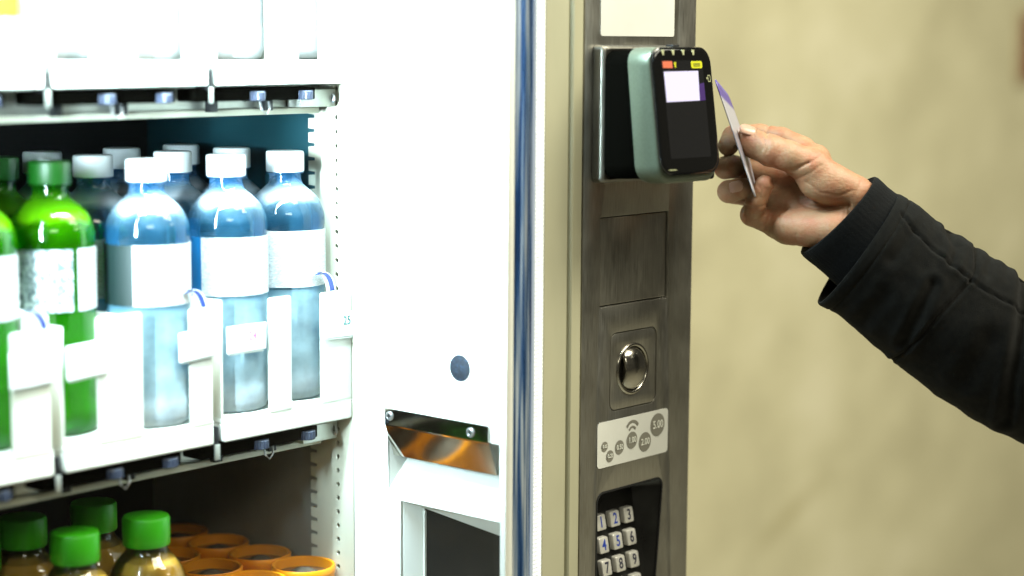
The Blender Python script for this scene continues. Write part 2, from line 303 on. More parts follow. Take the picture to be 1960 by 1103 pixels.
def card_mat():
    m = principled('printed_card', (0.62, 0.60, 0.64), 0.35); M['card'] = m
    nt = m.node_tree; N = nt.nodes; L = nt.links; b = N['Principled BSDF']
    uvn = N.new('ShaderNodeUVMap'); sx = N.new('ShaderNodeSeparateXYZ'); L.new(uvn.outputs[0], sx.inputs[0])
    cr = N.new('ShaderNodeValToRGB'); e = cr.color_ramp.elements; e[0].position = .13; e[0].color = (0.13, 0.09, 0.36, 1); e[1].position = .17; e[1].color = (0.46, 0.45, 0.50, 1)
    for p, c in ((.42, (.46, .45, .49, 1)), (.45, (.26, .24, .28, 1)), (.72, (.28, .26, .30, 1)), (.76, (.48, .46, .50, 1))):
        q = e.new(p); q.color = c
    L.new(sx.outputs[0], cr.inputs[0])
    nz = N.new('ShaderNodeTexNoise'); nz.inputs['Scale'].default_value = 40; L.new(uvn.outputs[0], nz.inputs[0])
    mx = N.new('ShaderNodeMix'); mx.data_type = 'RGBA'; mx.blend_type = 'MULTIPLY'; mx.inputs['Factor'].default_value = .3; L.new(cr.outputs[0], mx.inputs['A']); L.new(nz.outputs['Fac'], mx.inputs['B'])
    L.new(mx.outputs['Result'], b.inputs['Base Color'])
card_mat()

# ------------------------------------------------------------------ mesh helpers
def world_loc(o):
    v = Vector((0, 0, 0))
    while o is not None:
        v += o.location; o = o.parent
    return v
def link(name, me, mat=None, parent=None, smooth=False, tag=None):
    o = bpy.data.objects.new(name, me); COL.objects.link(o)
    if mat is not None:
        me.materials.append(mat)
    if parent is not None:
        me.transform(Matrix.Translation(-world_loc(parent))); o.parent = parent
    if smooth:
        me.polygons.foreach_set('use_smooth', [True]*len(me.polygons))
        try: me.set_sharp_from_angle(angle=R(40))
        except Exception: pass
    return o
def mesh(name, V, F, mat, parent=None, smooth=False):
    me = bpy.data.meshes.new(name); me.from_pydata([tuple(v) for v in V], [], [tuple(f) for f in F]); me.update()
    bm = bmesh.new(); bm.from_mesh(me); bmesh.ops.recalc_face_normals(bm, faces=bm.faces); bm.to_mesh(me); bm.free()
    return link(name, me, mat, parent, smooth)
def box_bm(bm, x0, x1, y0, y1, z0, z1, bev=0.0, seg=2):
    vs = [bm.verts.new((x, y, z)) for x in (x0, x1) for y in (y0, y1) for z in (z0, z1)]
    fs = [bm.faces.new([vs[i] for i in f]) for f in ((0, 1, 3, 2), (4, 6, 7, 5), (0, 4, 5, 1), (2, 3, 7, 6), (0, 2, 6, 4), (1, 5, 7, 3))]
    if bev:
        es = list({e for f in fs for e in f.edges})
        bmesh.ops.bevel(bm, geom=es, offset=bev, segments=seg, profile=0.5, affect='EDGES')
def bm_obj(name, bm, mat, parent=None, smooth=False):
    bmesh.ops.recalc_face_normals(bm, faces=bm.faces)
    me = bpy.data.meshes.new(name); bm.to_mesh(me); bm.free()
    return link(name, me, mat, parent, smooth)
def box(name, x0, x1, y0, y1, z0, z1, mat, parent=None, bev=0.0, seg=2):
    bm = bmesh.new(); box_bm(bm, x0, x1, y0, y1, z0, z1, bev, seg)
    return bm_obj(name, bm, mat, parent, bev > 0)
def lathe_vf(profile, n=40, cx=0, cy=0, cz=0):
    V, F = [], []
    for r, z in profile:
        for i in range(n):
            a = 2*PI*i/n; V.append((cx+r*math.cos(a), cy+r*math.sin(a), cz+z))
    for k in range(len(profile)-1):
        for i in range(n):
            j = (i+1) % n; F.append((k*n+i, k*n+j, (k+1)*n+j, (k+1)*n+i))
    F.append(tuple(range(n-1, -1, -1))); F.append(tuple((len(profile)-1)*n+i for i in range(n)))
    return V, F
def lathe(name, profile, mat, parent=None, n=40, at=(0, 0, 0), open_ends=False):
    V, F = lathe_vf(profile, n, *at)
    if open_ends: F = F[:-2]
    return mesh(name, V, F, mat, parent, True)
def arc_band(name, r, z0, z1, a0, a1, mat, parent, at, n=40, th=0.0004):
    V, F = [], []
    for i in range(n+1):
        a = a0+(a1-a0)*i/n
        for rr, z in ((r, z0), (r, z1), (r-th, z1), (r-th, z0)):
            V.append((at[0]+rr*math.cos(a), at[1]+rr*math.sin(a), at[2]+z))
    for i in range(n):
        for k in range(4):
            F.append((i*4+k, i*4+(k+1) % 4, (i+1)*4+(k+1) % 4, (i+1)*4+k))
    F += [(0, 1, 2, 3), (n*4+3, n*4+2, n*4+1, n*4)]
    return mesh(name, V, F, mat, parent, True)
def rrect(x0, z0, x1, z1, r, n=6):
    P = []
    for cx, cz, a0 in ((x1-r, z1-r, 0), (x0+r, z1-r, 90), (x0+r, z0+r, 180), (x1-r, z0+r, 270)):
        for i in range(n+1):
            a = R(a0+90*i/n); P.append((cx+r*math.cos(a), cz+r*math.sin(a)))
    return P
def circle(cx, cz, r, n=32, rz=None):
    return [(cx+r*math.cos(2*PI*i/n), cz+(rz or r)*math.sin(2*PI*i/n)) for i in range(n)]
def flat(outer, holes, t, bev=0.0):
    """mesh of a plate with holes in its own (a, b) plane, thickness t centred on c = 0"""
    cu = bpy.data.curves.new('tmp', 'CURVE'); cu.dimensions = '2D'; cu.fill_mode = 'BOTH'; cu.extrude = t/2-bev; cu.bevel_depth = bev; cu.bevel_resolution = 1
    if bev: cu.offset = -bev
    for P in [outer]+list(holes):
        s = cu.splines.new('POLY'); s.points.add(len(P)-1)
        for q, p in zip(s.points, P): q.co = (p[0], p[1], 0, 1)
        s.use_cyclic_u = True
    o = bpy.data.objects.new('tmp', cu); COL.objects.link(o)
    dg = bpy.context.evaluated_depsgraph_get(); me = bpy.data.meshes.new_from_object(o.evaluated_get(dg))
    bpy.data.objects.remove(o); bpy.data.curves.remove(cu)
    bm = bmesh.new(); bm.from_mesh(me); bmesh.ops.remove_doubles(bm, verts=bm.verts, dist=1e-6); bmesh.ops.recalc_face_normals(bm, faces=bm.faces); bm.to_mesh(me); bm.free()
    return me
# frame for the front (facing -Y): (a, b, c) -> (x, z, out);   frame for the liner side (facing -X): (a, b, c) -> (y, z, out)
def place(me, plane, at, tilt=0.0, pivot=(0, 0)):
    n = len(me.vertices); co = np.empty(n*3); me.vertices.foreach_get('co', co); co = co.reshape(-1, 3)
    a, b, c = co[:, 0], co[:, 1], co[:, 2]
    if plane == 'Y': P = np.stack([a, at-c-(pivot[1]-b)*tilt, b], 1)     # tilt: lower points come forward (-Y)
    else:            P = np.stack([at-c, a, b], 1)
    me.vertices.foreach_set('co', P.ravel()); me.update()
    bm = bmesh.new(); bm.from_mesh(me); bmesh.ops.recalc_face_normals(bm, faces=bm.faces); bm.to_mesh(me); bm.free()
    return me
def plate(name, outer, holes, face, t, plane, mat, parent=None, bev=0.0, smooth=False, tilt=0.0, pivot=(0, 0)):
    """its outer face lies at coordinate face (Y or X), its body goes t behind it"""
    me = place(flat(outer, holes, t, bev), plane, face+t/2, tilt, pivot)
    me.name = name
    return link(name, me, mat, parent, smooth or bev > 0)
def text_mesh(s, size, squeeze=1.0, t=0.0003, bold=0.0):
    cu = bpy.data.curves.new('tmp', 'FONT'); cu.body = s; cu.size = size; cu.align_x = 'CENTER'; cu.align_y = 'CENTER'; cu.extrude = t/2; cu.resolution_u = 3; cu.offset = bold
    o = bpy.data.objects.new('tmp', cu); COL.objects.link(o)
    dg = bpy.context.evaluated_depsgraph_get(); me = bpy.data.meshes.new_from_object(o.evaluated_get(dg))
    bpy.data.objects.remove(o); bpy.data.curves.remove(cu)
    if squeeze != 1.0: me.transform(Matrix.Diagonal((squeeze, 1, 1, 1)))
    return me
def text(name, s, size, a, b, face, plane, mat, parent, squeeze=1.0, tilt=0.0, pivot=(0, 0), bold=0.0):
    me = text_mesh(s, size, squeeze, 0.0003, bold); me.transform(Matrix.Translation((a, b, 0)))
    place(me, plane, face, tilt, pivot); me.name = name
    return link(name, me, mat, parent)
def loft(name, rings, mat, parent=None, cap=True):
    V = [p for r in rings for p in r]; n = len(rings[0]); F = []
    for k in range(len(rings)-1):
        for i in range(n):
            j = (i+1) % n; F.append((k*n+i, k*n+j, (k+1)*n+j, (k+1)*n+i))
    if cap: F += [tuple(range(n-1, -1, -1)), tuple((len(rings)-1)*n+i for i in range(n))]
    return mesh(name, V, F, mat, parent, True)
def tube(bm, P, r, n=8):
    P = [Vector(p) for p in P]; rings = []
    for i, p in enumerate(P):
        d = (P[min(i+1, len(P)-1)]-P[max(i-1, 0)]).normalized(); u = d.orthogonal().normalized(); v = d.cross(u)
        rings.append([bm.verts.new(p+r*(math.cos(2*PI*k/n)*u+math.sin(2*PI*k/n)*v)) for k in range(n)])
    for a, b in zip(rings, rings[1:]):
        for k in range(n): bm.faces.new((a[k], a[(k+1) % n], b[(k+1) % n], b[k]))
    bm.faces.new(rings[0][::-1]); bm.faces.new(rings[-1])
def thing(name, label, cat, loc=(0, 0, 0), group=None):
    o = bpy.data.objects.new(name, None); o.empty_display_size = 0.02; COL.objects.link(o); o.location = loc
    return tag(o, label, cat, group)
def tag(o, label, cat, group=None):
    o['label'] = label; o['category'] = cat; o['kind'] = 'thing'
    if group: o['group'] = group
    return o
def struct(o):
    o['kind'] = 'structure'; return o
def dup(root, loc, label):
    r = root.copy(); COL.objects.link(r); r.location = loc; r['label'] = label
    for ch in root.children:
        c = ch.copy(); COL.objects.link(c); c.parent = r
        for g in ch.children:
            d = g.copy(); COL.objects.link(d); d.parent = c
    return r

# ------------------------------------------------------------------ setting
struct(box('floor', -4, 6, -5, 0.80, -0.05, 0, M['floor']))
struct(box('wall', -4, 6, 0.75, 0.95, 0.0, 3.0, M['wall']))
t = thing('wall_sign', 'small maroon sign on the beige wall at the right edge', 'sign', (2.27, 0.748, 1.297))
plate('sign_plate', rrect(2.203, 1.235, 2.34, 1.358, 0.008), [], 0.744, 0.006, 'Y', M['sign_red'], t, bev=0.001)
plate('sign_border', rrect(2.196, 1.228, 2.347, 1.365, 0.012), [rrect(2.204, 1.236, 2.339, 1.357, 0.008)], 0.742, 0.008, 'Y', principled('pale_sign_edge', (0.42, 0.34, 0.21), 0.6), t)

# ------------------------------------------------------------------ vending machine
VM = thing('vending_machine', 'lit drinks vending machine with glass door and steel payment column', 'vending machine', (-0.35, 0.3, 0))
bm = bmesh.new()
box_bm(bm, -1.0, 0.145, 0.0145, 0.74, 0.03, 0.10); box_bm(bm, -1.0, 0.145, 0.0145, 0.74, 1.78, 1.84)
box_bm(bm, -1.0, -0.965, 0.0145, 0.74, 0.1005, 1.7795); box_bm(bm, 0.141, 0.145, 0.0145, 0.74, 0.1005, 1.7795)
box_bm(bm, -0.9545, 0.1405, 0.70, 0.74, 0.1005, 1.7795)
bm_obj('cabinet_shell', bm, M['olive'], VM)
box('left_side_panel', -0.9645, -0.958, 0.016, 0.431, 0.1005, 1.7795, M['side_panel'], VM)
box('back_panel', -0.9545, -0.079, 0.432, 0.445, 0.1005, 1.7795, M['dark_back'], VM)
box('side_panel', -0.0795, -0.070, 0.212, 0.4315, 0.1005, 0.9795, M['side_panel'], VM)
box('cool_lit_side_panel', -0.0795, -0.070, 0.212, 0.4315, 0.9800, 1.7795, M['cool_lit_panel'], VM)  # same panel above the shelf, cool light painted into it
# slotted rack post: one strip with round holes, one with notches
zs = [0.78+0.0115*i for i in range(60)]
holes = [circle(0.1865, z, 0.0022, 8) for z in zs]
plate('rack_strip', [(0.168, 0.76), (0.194, 0.76), (0.194, 1.48), (0.168, 1.48)], holes, -0.0835, 0.003, 'X', M['post'], VM)
out = [(0.194, 0.76), (0.221, 0.76)]
for z in zs:
    out += [(0.221, z-0.0018), (0.2135, z-0.0012), (0.2135, z+0.0012), (0.221, z+0.0018)]
out += [(0.221, 1.48), (0.194, 1.48)]
plate('rack_strip', out, [], -0.0815, 0.002, 'X', M['post'], VM)
box('post_backing', -0.0787, -0.0705, 0.166, 0.2118, 0.76, 1.48, M['gap'], VM)
# white liner with the two pockets
A = [(0.0085, 0.9465), (0.1285, 0.9465), (0.1285, 0.9995), (0.0085, 0.9995)]
B = [(0.0062, 0.72), (0.1135, 0.72), (0.1135, 0.9395), (0.0062, 0.9395)]
plate('liner', [(0.0062-0.004, 0.65), (0.1655, 0.65), (0.1655, 1.76), (0.0062-0.004, 1.76)], [A, B], -0.085, 0.003, 'X', M['liner'], VM)
struct_edge = box('liner_edge', -0.0885, -0.0600, -0.0008, 0.0050, 0.65, 1.76, M['liner'], VM, 0.0008)
X0, XD = -0.0822, -0.058
V = [(X0, .0085, .9465), (X0, .1285, .9465), (XD, .1285, .972), (XD, .0085, .972), (XD, .1285, .9995), (XD, .0085, .9995), (X0, .1285, .9995), (X0, .0085, .9995)]
mesh('coin_pocket', V, [(0, 1, 2, 3), (3, 2, 4, 5), (1, 6, 4, 2), (0, 3, 5, 7), (4, 6, 7, 5)], M['liner'], VM)
G = -0.064
V = [(X0, .0062, .9395), (X0, .1135, .9395), (X0, .1135, .72), (X0, .0062, .72), (G, .012, .9205), (G, .107, .9305), (G, .107, .74), (G, .012, .74)]
mesh('hatch_bezel', V, [(0, 1, 5, 4), (1, 2, 6, 5), (2, 3, 7, 6), (3, 0, 4, 7)], M['liner'], VM)
V = [(G-.0005, .0125, .9198), (G-.0005, .1063, .9296), (G-.0005, .1063, .741), (G-.0005, .0125, .741)]
V += [(x+.003, y, z) for x, y, z in V]
mesh('hatch_glass', V, [(0, 1, 2, 3), (7, 6, 5, 4), (0, 4, 5, 1), (1, 5, 6, 2), (2, 6, 7, 3), (3, 7, 4, 0)], M['dark_glass'], VM)
box('hatch_trim', G-.0025, G-.0004, .1045, .1062, .742, .9290, M['liner'], VM)
# chrome visor: screwed flange and a lip bent inwards
visor = bmesh.new()
prof = [(-0.0870, 1.0125), (-0.0870, 0.9998), (-0.0862, 0.9985), (-0.0772, 0.9735)]
n = 12; rows = []
for x, z in prof:
    rows.append([visor.verts.new((x, 0.0178+(0.128-0.0178)*i/n, z)) for i in range(n+1)])
for a, b in zip(rows, rows[1:]):
    for i in range(n): visor.faces.new((a[i], a[i+1], b[i+1], b[i]))
vis = bm_obj('coin_visor', visor, M['chrome'], VM)
md = vis.modifiers.new('t', 'SOLIDIFY'); md.thickness = 0.0012; md.offset = 0
def cross_screw(name, centre, r, plane, parent, h=0.0016):
    V, F = [], []
    prof = [(r, 0), (r, h*0.5), (r*0.8, h), (r*0.62, h*1.05), (r*0.5, h*0.55), (0.0001, h*0.5)]
    V, F = lathe_vf(prof, 20)
    V = [(x, y, c) for x, y, c in V]
    me = bpy.data.meshes.new(name); me.from_pydata(V, [], F); me.update()
    place(me, plane, 0); me.transform(Matrix.Translation(centre))
    o = link(name, me, M['screw'], parent, True)
    bm = bmesh.new(); box_bm(bm, -r*.45, r*.45, -r*.1, r*.1, h*.5, h*.8); box_bm(bm, -r*.1, r*.1, -r*.45, r*.45, h*.51, h*.81)
    me = bpy.data.meshes.new('slot'); bm.to_mesh(me); bm.free(); place(me, plane, 0); me.transform(Matrix.Translation(centre))
    link('screw_slot', me, M['gap'], o)
    return o
cross_screw('visor_screw', (-0.0876, 0.1225, 1.0068), 0.0038, 'X', VM)
cross_screw('visor_screw', (-0.0876, 0.0358, 1.0055), 0.0038, 'X', VM)
me = place(flat(circle(0.049, 1.0534, 0.0102, 40), [], 0.0012, 0.0004), 'X', -0.0857); link('speckled_disc', me, M['navy_disc'], VM, True)

box('added_light_shield', -0.76, -0.525, 0.018, 0.0205, 0.36, 1.75, M['dark_back'], VM)  # unseen plate added to keep cabinet light off the card reader
# door: glass pane, streaked bead, lit strip, beige frame
box('glass_pane', -0.954, -0.0846, -0.0040, -0.0012, 0.35, 1.76, M['glass'], VM)
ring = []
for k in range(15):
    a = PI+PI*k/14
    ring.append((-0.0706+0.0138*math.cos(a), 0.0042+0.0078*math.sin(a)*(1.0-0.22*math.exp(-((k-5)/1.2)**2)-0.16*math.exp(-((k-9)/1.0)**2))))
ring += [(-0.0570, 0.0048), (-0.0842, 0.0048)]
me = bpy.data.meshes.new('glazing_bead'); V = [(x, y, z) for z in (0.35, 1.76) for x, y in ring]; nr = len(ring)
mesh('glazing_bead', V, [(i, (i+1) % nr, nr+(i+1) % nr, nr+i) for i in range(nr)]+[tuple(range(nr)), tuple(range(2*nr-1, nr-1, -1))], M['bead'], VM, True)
# ribbed translucent strip
bm = bmesh.new(); z = 0.80
V, F = [], []
nz_ = int((1.42-0.80)/0.0016)
for i in range(nz_+1):
    zz = 0.80+0.0016*i; y = -0.0012-(0.0012 if i % 2 else 0.0)
    V += [(-0.0566, 0.004, zz), (-0.0566, -0.0008, zz), (-0.0512, y, zz), (-0.0468, -0.0008, zz), (-0.0468, 0.004, zz)]
for i in range(nz_):
    for k in range(4):
        F.append((i*5+k, i*5+k+1, (i+1)*5+k+1, (i+1)*5+k))
mesh('light_strip', V, F, M['light_strip'], VM)
box('light_strip_end', -0.0566, -0.0468, -0.0008, 0.004, 1.4205, 1.76, M['light_strip'], VM)
prof = [(-0.0463, 0.010), (-0.0463, -0.0002), (-0.0457, -0.0010), (-0.0192, -0.0010), (-0.0186, 0.0022), (-0.0174, 0.0022), (-0.0168, -0.0020),
        (-0.0158, -0.0032), (-0.0142, -0.0032), (-0.0132, -0.0020), (-0.0122, -0.0004), (-0.0016, -0.0004), (-0.0010, 0.0004), (-0.0010, 0.010)]
V = [(x, y, z) for z in (0.30, 1.78) for x, y in prof]; nr = len(prof)
o = mesh('door_frame', V, [(i, (i+1) % nr, nr+(i+1) % nr, nr+i) for i in range(nr)]+[tuple(range(nr)), tuple(range(2*nr-1, nr-1, -1))], M['olive'], VM)
box('door_gap', -0.0009, 0.0006, 0.003, 0.012, 0.30, 1.78, M['gap'], VM)
bm = bmesh.new()
box_bm(bm, -1.0, -0.9545, -0.012, 0.014, 0.03, 1.84); box_bm(bm, -0.954, -0.047, -0.012, 0.014, 1.7605, 1.84); box_bm(bm, -0.954, -0.047, -0.012, 0.014, 0.03, 0.3495)
bm_obj('door_surround', bm, M['olive'], VM)

# steel payment column with cut-outs
KP = [(0.0215, 0.80)]
kp = rrect(0.0215, 0.79, 0.1098, 0.9445, 0.0085, 8)
kp = [(x-(0.9445-z)*0.10*max(0, (x-0.06)/0.05), z) for x, z in kp]
rec = rrect(0.0229, 1.0936, 0.1113, 1.1648, 0.0012, 3)
coin = rrect(0.0369, 1.0083, 0.0981, 1.0715, 0.0075, 6)
plate('control_panel', [(0.0008, 0.35), (0.1448, 0.35), (0.1448, 1.76), (0.0008, 1.76)], [kp, rec, coin], 0.0, 0.012, 'Y', M['steel'], VM, bev=0.0006)
plate('blank_panel', rrect(0.0240, 1.0946, 0.1102, 1.1638, 0.0008, 3), [], 0.0016, 0.004, 'Y', M['steel'], VM, bev=0.0007)
plate('blank_panel_seat', rec, [], 0.0056, 0.002, 'Y', M['steel_dark'], VM)
cp = plate('coin_entry', rrect(0.0378, 1.0091, 0.0972, 1.0707, 0.0068, 6), [circle(0.0664, 1.0400, 0.0200, 40)], 0.0003, 0.004, 'Y', M['steel'], VM, bev=0.0006)
plate('coin_entry_seat', coin, [], 0.0046, 0.003, 'Y', M['gap'], VM)
cx, cz = 0.0664, 1.0400
V, F = [], []
N_, K_ = 48, 10                                                     # rolled rim round the coin dome
for i in range(N_):
    a = 2*PI*i/N_
    for k in range(K_):
        b = 2*PI*k/K_; rr = 0.0196+0.0018*math.cos(b)
        V.append((cx+rr*math.cos(a), 0.0006-0.0017*math.sin(b), cz+rr*math.sin(a)))
for i in range(N_):
    for k in range(K_): F.append((i*K_+k, i*K_+(k+1) % K_, ((i+1) % N_)*K_+(k+1) % K_, ((i+1) % N_)*K_+k))
mesh('rim', V, F, M['steel_smooth'], cp, True)
V, F = [], []                                                       # dome, its left edge drawn in to leave the coin slot
N_, K_ = 48, 12
for k in range(K_+1):
    ph = (PI/2)*k/K_
    for i in range(N_):
        a = 2*PI*i/N_; ca, sa = math.cos(a), math.sin(a)
        rr = 0.0181*math.sin(ph)
        x = rr*ca; z = rr*sa
        lim = -0.0128+0.0*abs(z)
        if x < lim: x = lim+(x-lim)*0.06
        V.append((cx+x, 0.0034-0.0098*math.cos(ph), cz+z))
for k in range(K_):
    for i in range(N_): F.append((k*N_+i, k*N_+(i+1) % N_, (k+1)*N_+(i+1) % N_, (k+1)*N_+i))
mesh('dome', V, F, M['steel_smooth'], cp, True)

# stickers on the column
st = tag(plate('label_sticker', rrect(0.0197, 1.3054, 0.1143, 1.372, 0.0022), [], -0.0005, 0.0004, 'Y', M['sticker'], None), 'plain white sticker on the steel column above the card reader', 'sticker')
bs = tag(plate('coin_sticker', rrect(0.0214, 0.9644, 0.1143, 1.0014, 0.0035), [], -0.0005, 0.0004, 'Y', M['sticker'], None), 'white sticker with grey coin circles below the coin slot', 'sticker')
for s, x, z, r, ts in (('0.05', .0303, .9815, .0040, .0030), ('0.20', .0372, .9728, .0047, .0034), ('0.50', .0495, .9781, .0057, .0043), ('1.00', .0657, .9815, .0069, .0053), ('2.00', .0830, .9775, .0079, .0060), ('5.00', .0998, .9893, .0094, .0073)):
    o = plate('coin_circle', circle(x, z, r, 36), [], -0.0009, 0.0003, 'Y', M['sticker_grey'], bs)
    text('amount', s, ts*1.28, x, z, -0.00125, 'Y', M['print_white'], o, 0.86, bold=0.00003)
for r0, r1, half in ((.0046, .0064, 54), (.0088, .0112, 52)):
    P = [(.0663+r1*math.sin(R(q))*0.92, .9868+r1*math.cos(R(q))) for q in np.linspace(-half, half, 14)]
    P += [(.0663+r0*math.sin(R(q))*0.92, .9868+r0*math.cos(R(q))+0.0003*(1-abs(q)/half)) for q in np.linspace(half, -half, 14)]
    plate('contactless_wave', P, [], -0.0009, 0.0003, 'Y', M['sticker_grey'], bs)

# ------------------------------------------------------------------ keypad
KPD = thing('keypad', 'recessed black keypad with metal number keys on the steel column', 'keypad', (0.065, 0.02, 0.86))
TL = 0.18                                                            # slope of the key plane
def ky(z): return 0.0150-(0.9145-z)*TL
def kq(x, z, d=0.0): return (x, ky(z)+0.0035+d, z)
V = [(.0216, .0121, .944), (.1097, .0121, .944), (.1005, .0121, .7905), (.0216, .0121, .7905)]
fx0, fx1 = 0.0240, 0.0950
fl = [kq(fx0, .9345), kq(fx1, .9345), kq(fx1-.004, .795), kq(fx0, .795)]
V = [(.0204, .0005, .9440), (.1090, .0005, .9440), (.0945, .0005, .7900), (.0204, .0005, .7900)]
ktop = [(x, 0.0012, z) for x, z in kp]
tb = []
for x, z in kp:                                                      # inner floor outline matching the rounded mouth
    ix = min(max(x, fx0), fx1-(0.9345-min(z, .9345))*0.03); iz = min(max(z, .795), .9345); tb.append(kq(ix, iz))
loft('housing', [ktop, [(a[0]*.25+b[0]*.75, max(a[1]*.25+b[1]*.75, .0014), a[2]*.25+b[2]*.75) for a, b in zip(ktop, tb)], tb], M['black_housing'], KPD, cap=False)
nb = len(tb); mesh('key_bed', tb, [tuple(range(nb))], M['black_housing'], KPD)
plate('mouth_rim', kp, [[(0.066+(x-0.066)*0.972, 0.867+(z-0.867)*0.985) for x, z in kp]], -0.0003, 0.0012, 'Y', M['gap'], KPD)
def key_mesh():
    w, h, d = .0059, .0064, .0046
    rings = []
    for s, c in ((1.0, 0), (1.0, d*.72), (.96, d*.95), (.91, d)):
        rings.append([(x, z, c) for x, z in rrect(-w*s, -h*s, w*s, h*s, .0014*s, 3)])
    V = [p for r in rings for p in r]; n = len(rings[0])
    F = [(k*n+i, k*n+(i+1) % n, (k+1)*n+(i+1) % n, (k+1)*n+i) for k in range(3) for i in range(n)]
    F += [tuple(3*n+i for i in range(n))]
    me = bpy.data.meshes.new('key'); me.from_pydata(V, [], F); me.update(); return me
for r_ in range(4):
    for c_ in range(3):
        s = '123456789*0#'[r_*3+c_]
        x = .0457+.0182*c_; z = .9143-.0183*r_
        me = key_mesh(); me.transform(Matrix.Translation((x, z, 0))); place(me, 'Y', ky(z)+0.0035, TL, (0, z))
        k = link('key', me, M['key'], KPD, True)
        text('digit', s, .0124, x, z, ky(z)+.0035-.0047, 'Y', M['key_blue'] if s in '1245' else M['key_dark'], k, 0.85, TL, (0, z), bold=0.00012)

# ------------------------------------------------------------------ card reader
CR = thing('card_reader', 'black and silver contactless card reader with lit screen on the column', 'card reader', (0.05, 0.0, 1.245))
def rsec(x0, x1, z0, z1, r, y, slope, n=8):
    return [(x, y-(1.25-z)*slope, z) for x, z in rrect(x0, z0, x1, z1, r, n)]
loft('collar', [rsec(.0105, .1010, 1.1925, 1.2985, .0045, -.0004, 0), rsec(.0105, .1010, 1.1925, 1.2985, .0045, -.0082, 0), rsec(.0116, .0999, 1.1936, 1.2974, .005, -.0101, 0),
                rsec(.0132, .0983, 1.1952, 1.2958, .006, -.0107, 0), rsec(.0142, .0970, 1.1962, 1.2948, .006, -.0100, 0)], M['steel_dark'], CR)
loft('neck', [rsec(.0130, .0960, 1.1960, 1.2945, .012, -.0098, 0.0), rsec(.0130, .0935, 1.1960, 1.2945, .012, -.0200, 0.03), rsec(.0128, .0910, 1.1970, 1.2950, .012, -.0362, 0.104)], M['matte_black'], CR)
loft('body', [rsec(.0140, .0868, 1.1965, 1.2945, .012, -.0352, .104), rsec(.0122, .0884, 1.1945, 1.2966, .0135, -.0366, .108), rsec(.0120, .0885, 1.1935, 1.2970, .0140, -.0420, .115),
              rsec(.0121, .0882, 1.1945, 1.2972, .0140, -.0555, .132), rsec(.0128, .0876, 1.1960, 1.2968, .0135, -.0572, .134), rsec(.0140, .0866, 1.1985, 1.2955, .0130, -.0580, .136)], M['silver'], CR)
plate('slot_lip', rrect(.0215, 1.1952, .0868, 1.2035, .0030), [], -.0625-(1.25-1.199)*.0, .012, 'Y', M['black_plastic'], CR, bev=0.001)
FS = .136
def fy(z, d=0.0): return -0.0612-d-(1.25-z)*FS
loft('front_face', [rsec(.0132, .0876, 1.2012, 1.2968, .0128, -.0575, FS), rsec(.0125, .0883, 1.2005, 1.2975, .0135, -.0590, FS), rsec(.0128, .0880, 1.2008, 1.2972, .0132, -.0604, FS),
                    rsec(.0142, .0866, 1.2022, 1.2958, .0120, -.0611, FS), rsec(.0160, .0850, 1.2040, 1.2940, .0105, -.0612, FS)], M['gloss_black'], CR)
def fplate(name, outer, mat, parent, d=0.0003, t=0.0003, holes=()):
    return plate(name, outer, list(holes), -0.0612-d, t, 'Y', mat, parent, tilt=FS, pivot=(0, 1.25))
disp = fplate('display', rrect(.0238, 1.2132, .0758, 1.2872, .0008, 2), M['screen_dim'], CR, .0002)
fplate('lit_screen', [(.0252, 1.2560), (.0674, 1.2565), (.0686, 1.2792), (.0250, 1.2788)], M['screen'], disp, .0006)
fplate('screen_edge', [(.0678, 1.2562), (.0752, 1.2566), (.0750, 1.2700), (.0684, 1.2690)], M['screen_violet'], disp, .0005)
fplate('red_mark', rrect(.0242, 1.2815, .0362, 1.2866, .0006), M['btn_red'], disp, .0006)
fplate('yellow_mark', rrect(.0603, 1.2812, .0746, 1.2866, .0016), M['btn_yellow'], disp, .0006)
fplate('small_bulb_mark', [(.0383, 1.2858), (.0412, 1.2860), (.0406, 1.2838), (.0406, 1.2818), (.0390, 1.2818), (.0390, 1.2838)], M['btn_yellow'], disp, .0006)
for z in (1.2849, 1.2840, 1.2830):
    fplate('mark_line', [(.0632, z-.0002), (.0718, z-.0002), (.0718, z+.0002), (.0632, z+.0002)], M['btn_ink'], disp, .0009)
for x in (.0262, .0391, .0520, .0648):
    fplate('indicator', [(x-.0022, 1.2952), (x+.0018, 1.2952), (x+.0014, 1.2936), (x+.0010, 1.2915), (x-.0006, 1.2912), (x-.0012, 1.2934)], M['pale_mark'], CR, .0002)
fplate('card_symbol', rrect(.0812, 1.2706, .0846, 1.2758, .0005, 2), M['pale_mark'], CR, .0002, holes=[rrect(.0817, 1.2711, .0841, 1.2753, .0003, 2)])
fplate('arrow_symbol', [(.0790, 1.2741), (.0809, 1.2739), (.0800, 1.2722)], M['pale_mark'], CR, .0002)
fplate('bottom_glint', [(.0205, 1.2048), (.0300, 1.2046), (.0300, 1.2052), (.0205, 1.2054)], M['pale_mark'], CR, .0002)  # small light reflex painted on the face as a pale line
fplate('top_latch', [(.030, 1.2976), (.031, 1.2976), (.031, 1.2978), (.030, 1.2978)], M['gap'], CR)
box('top_button', .0500, .0590, -.047, -.040, 1.2960, 1.2992, M['black_plastic'], CR, 0.0008)

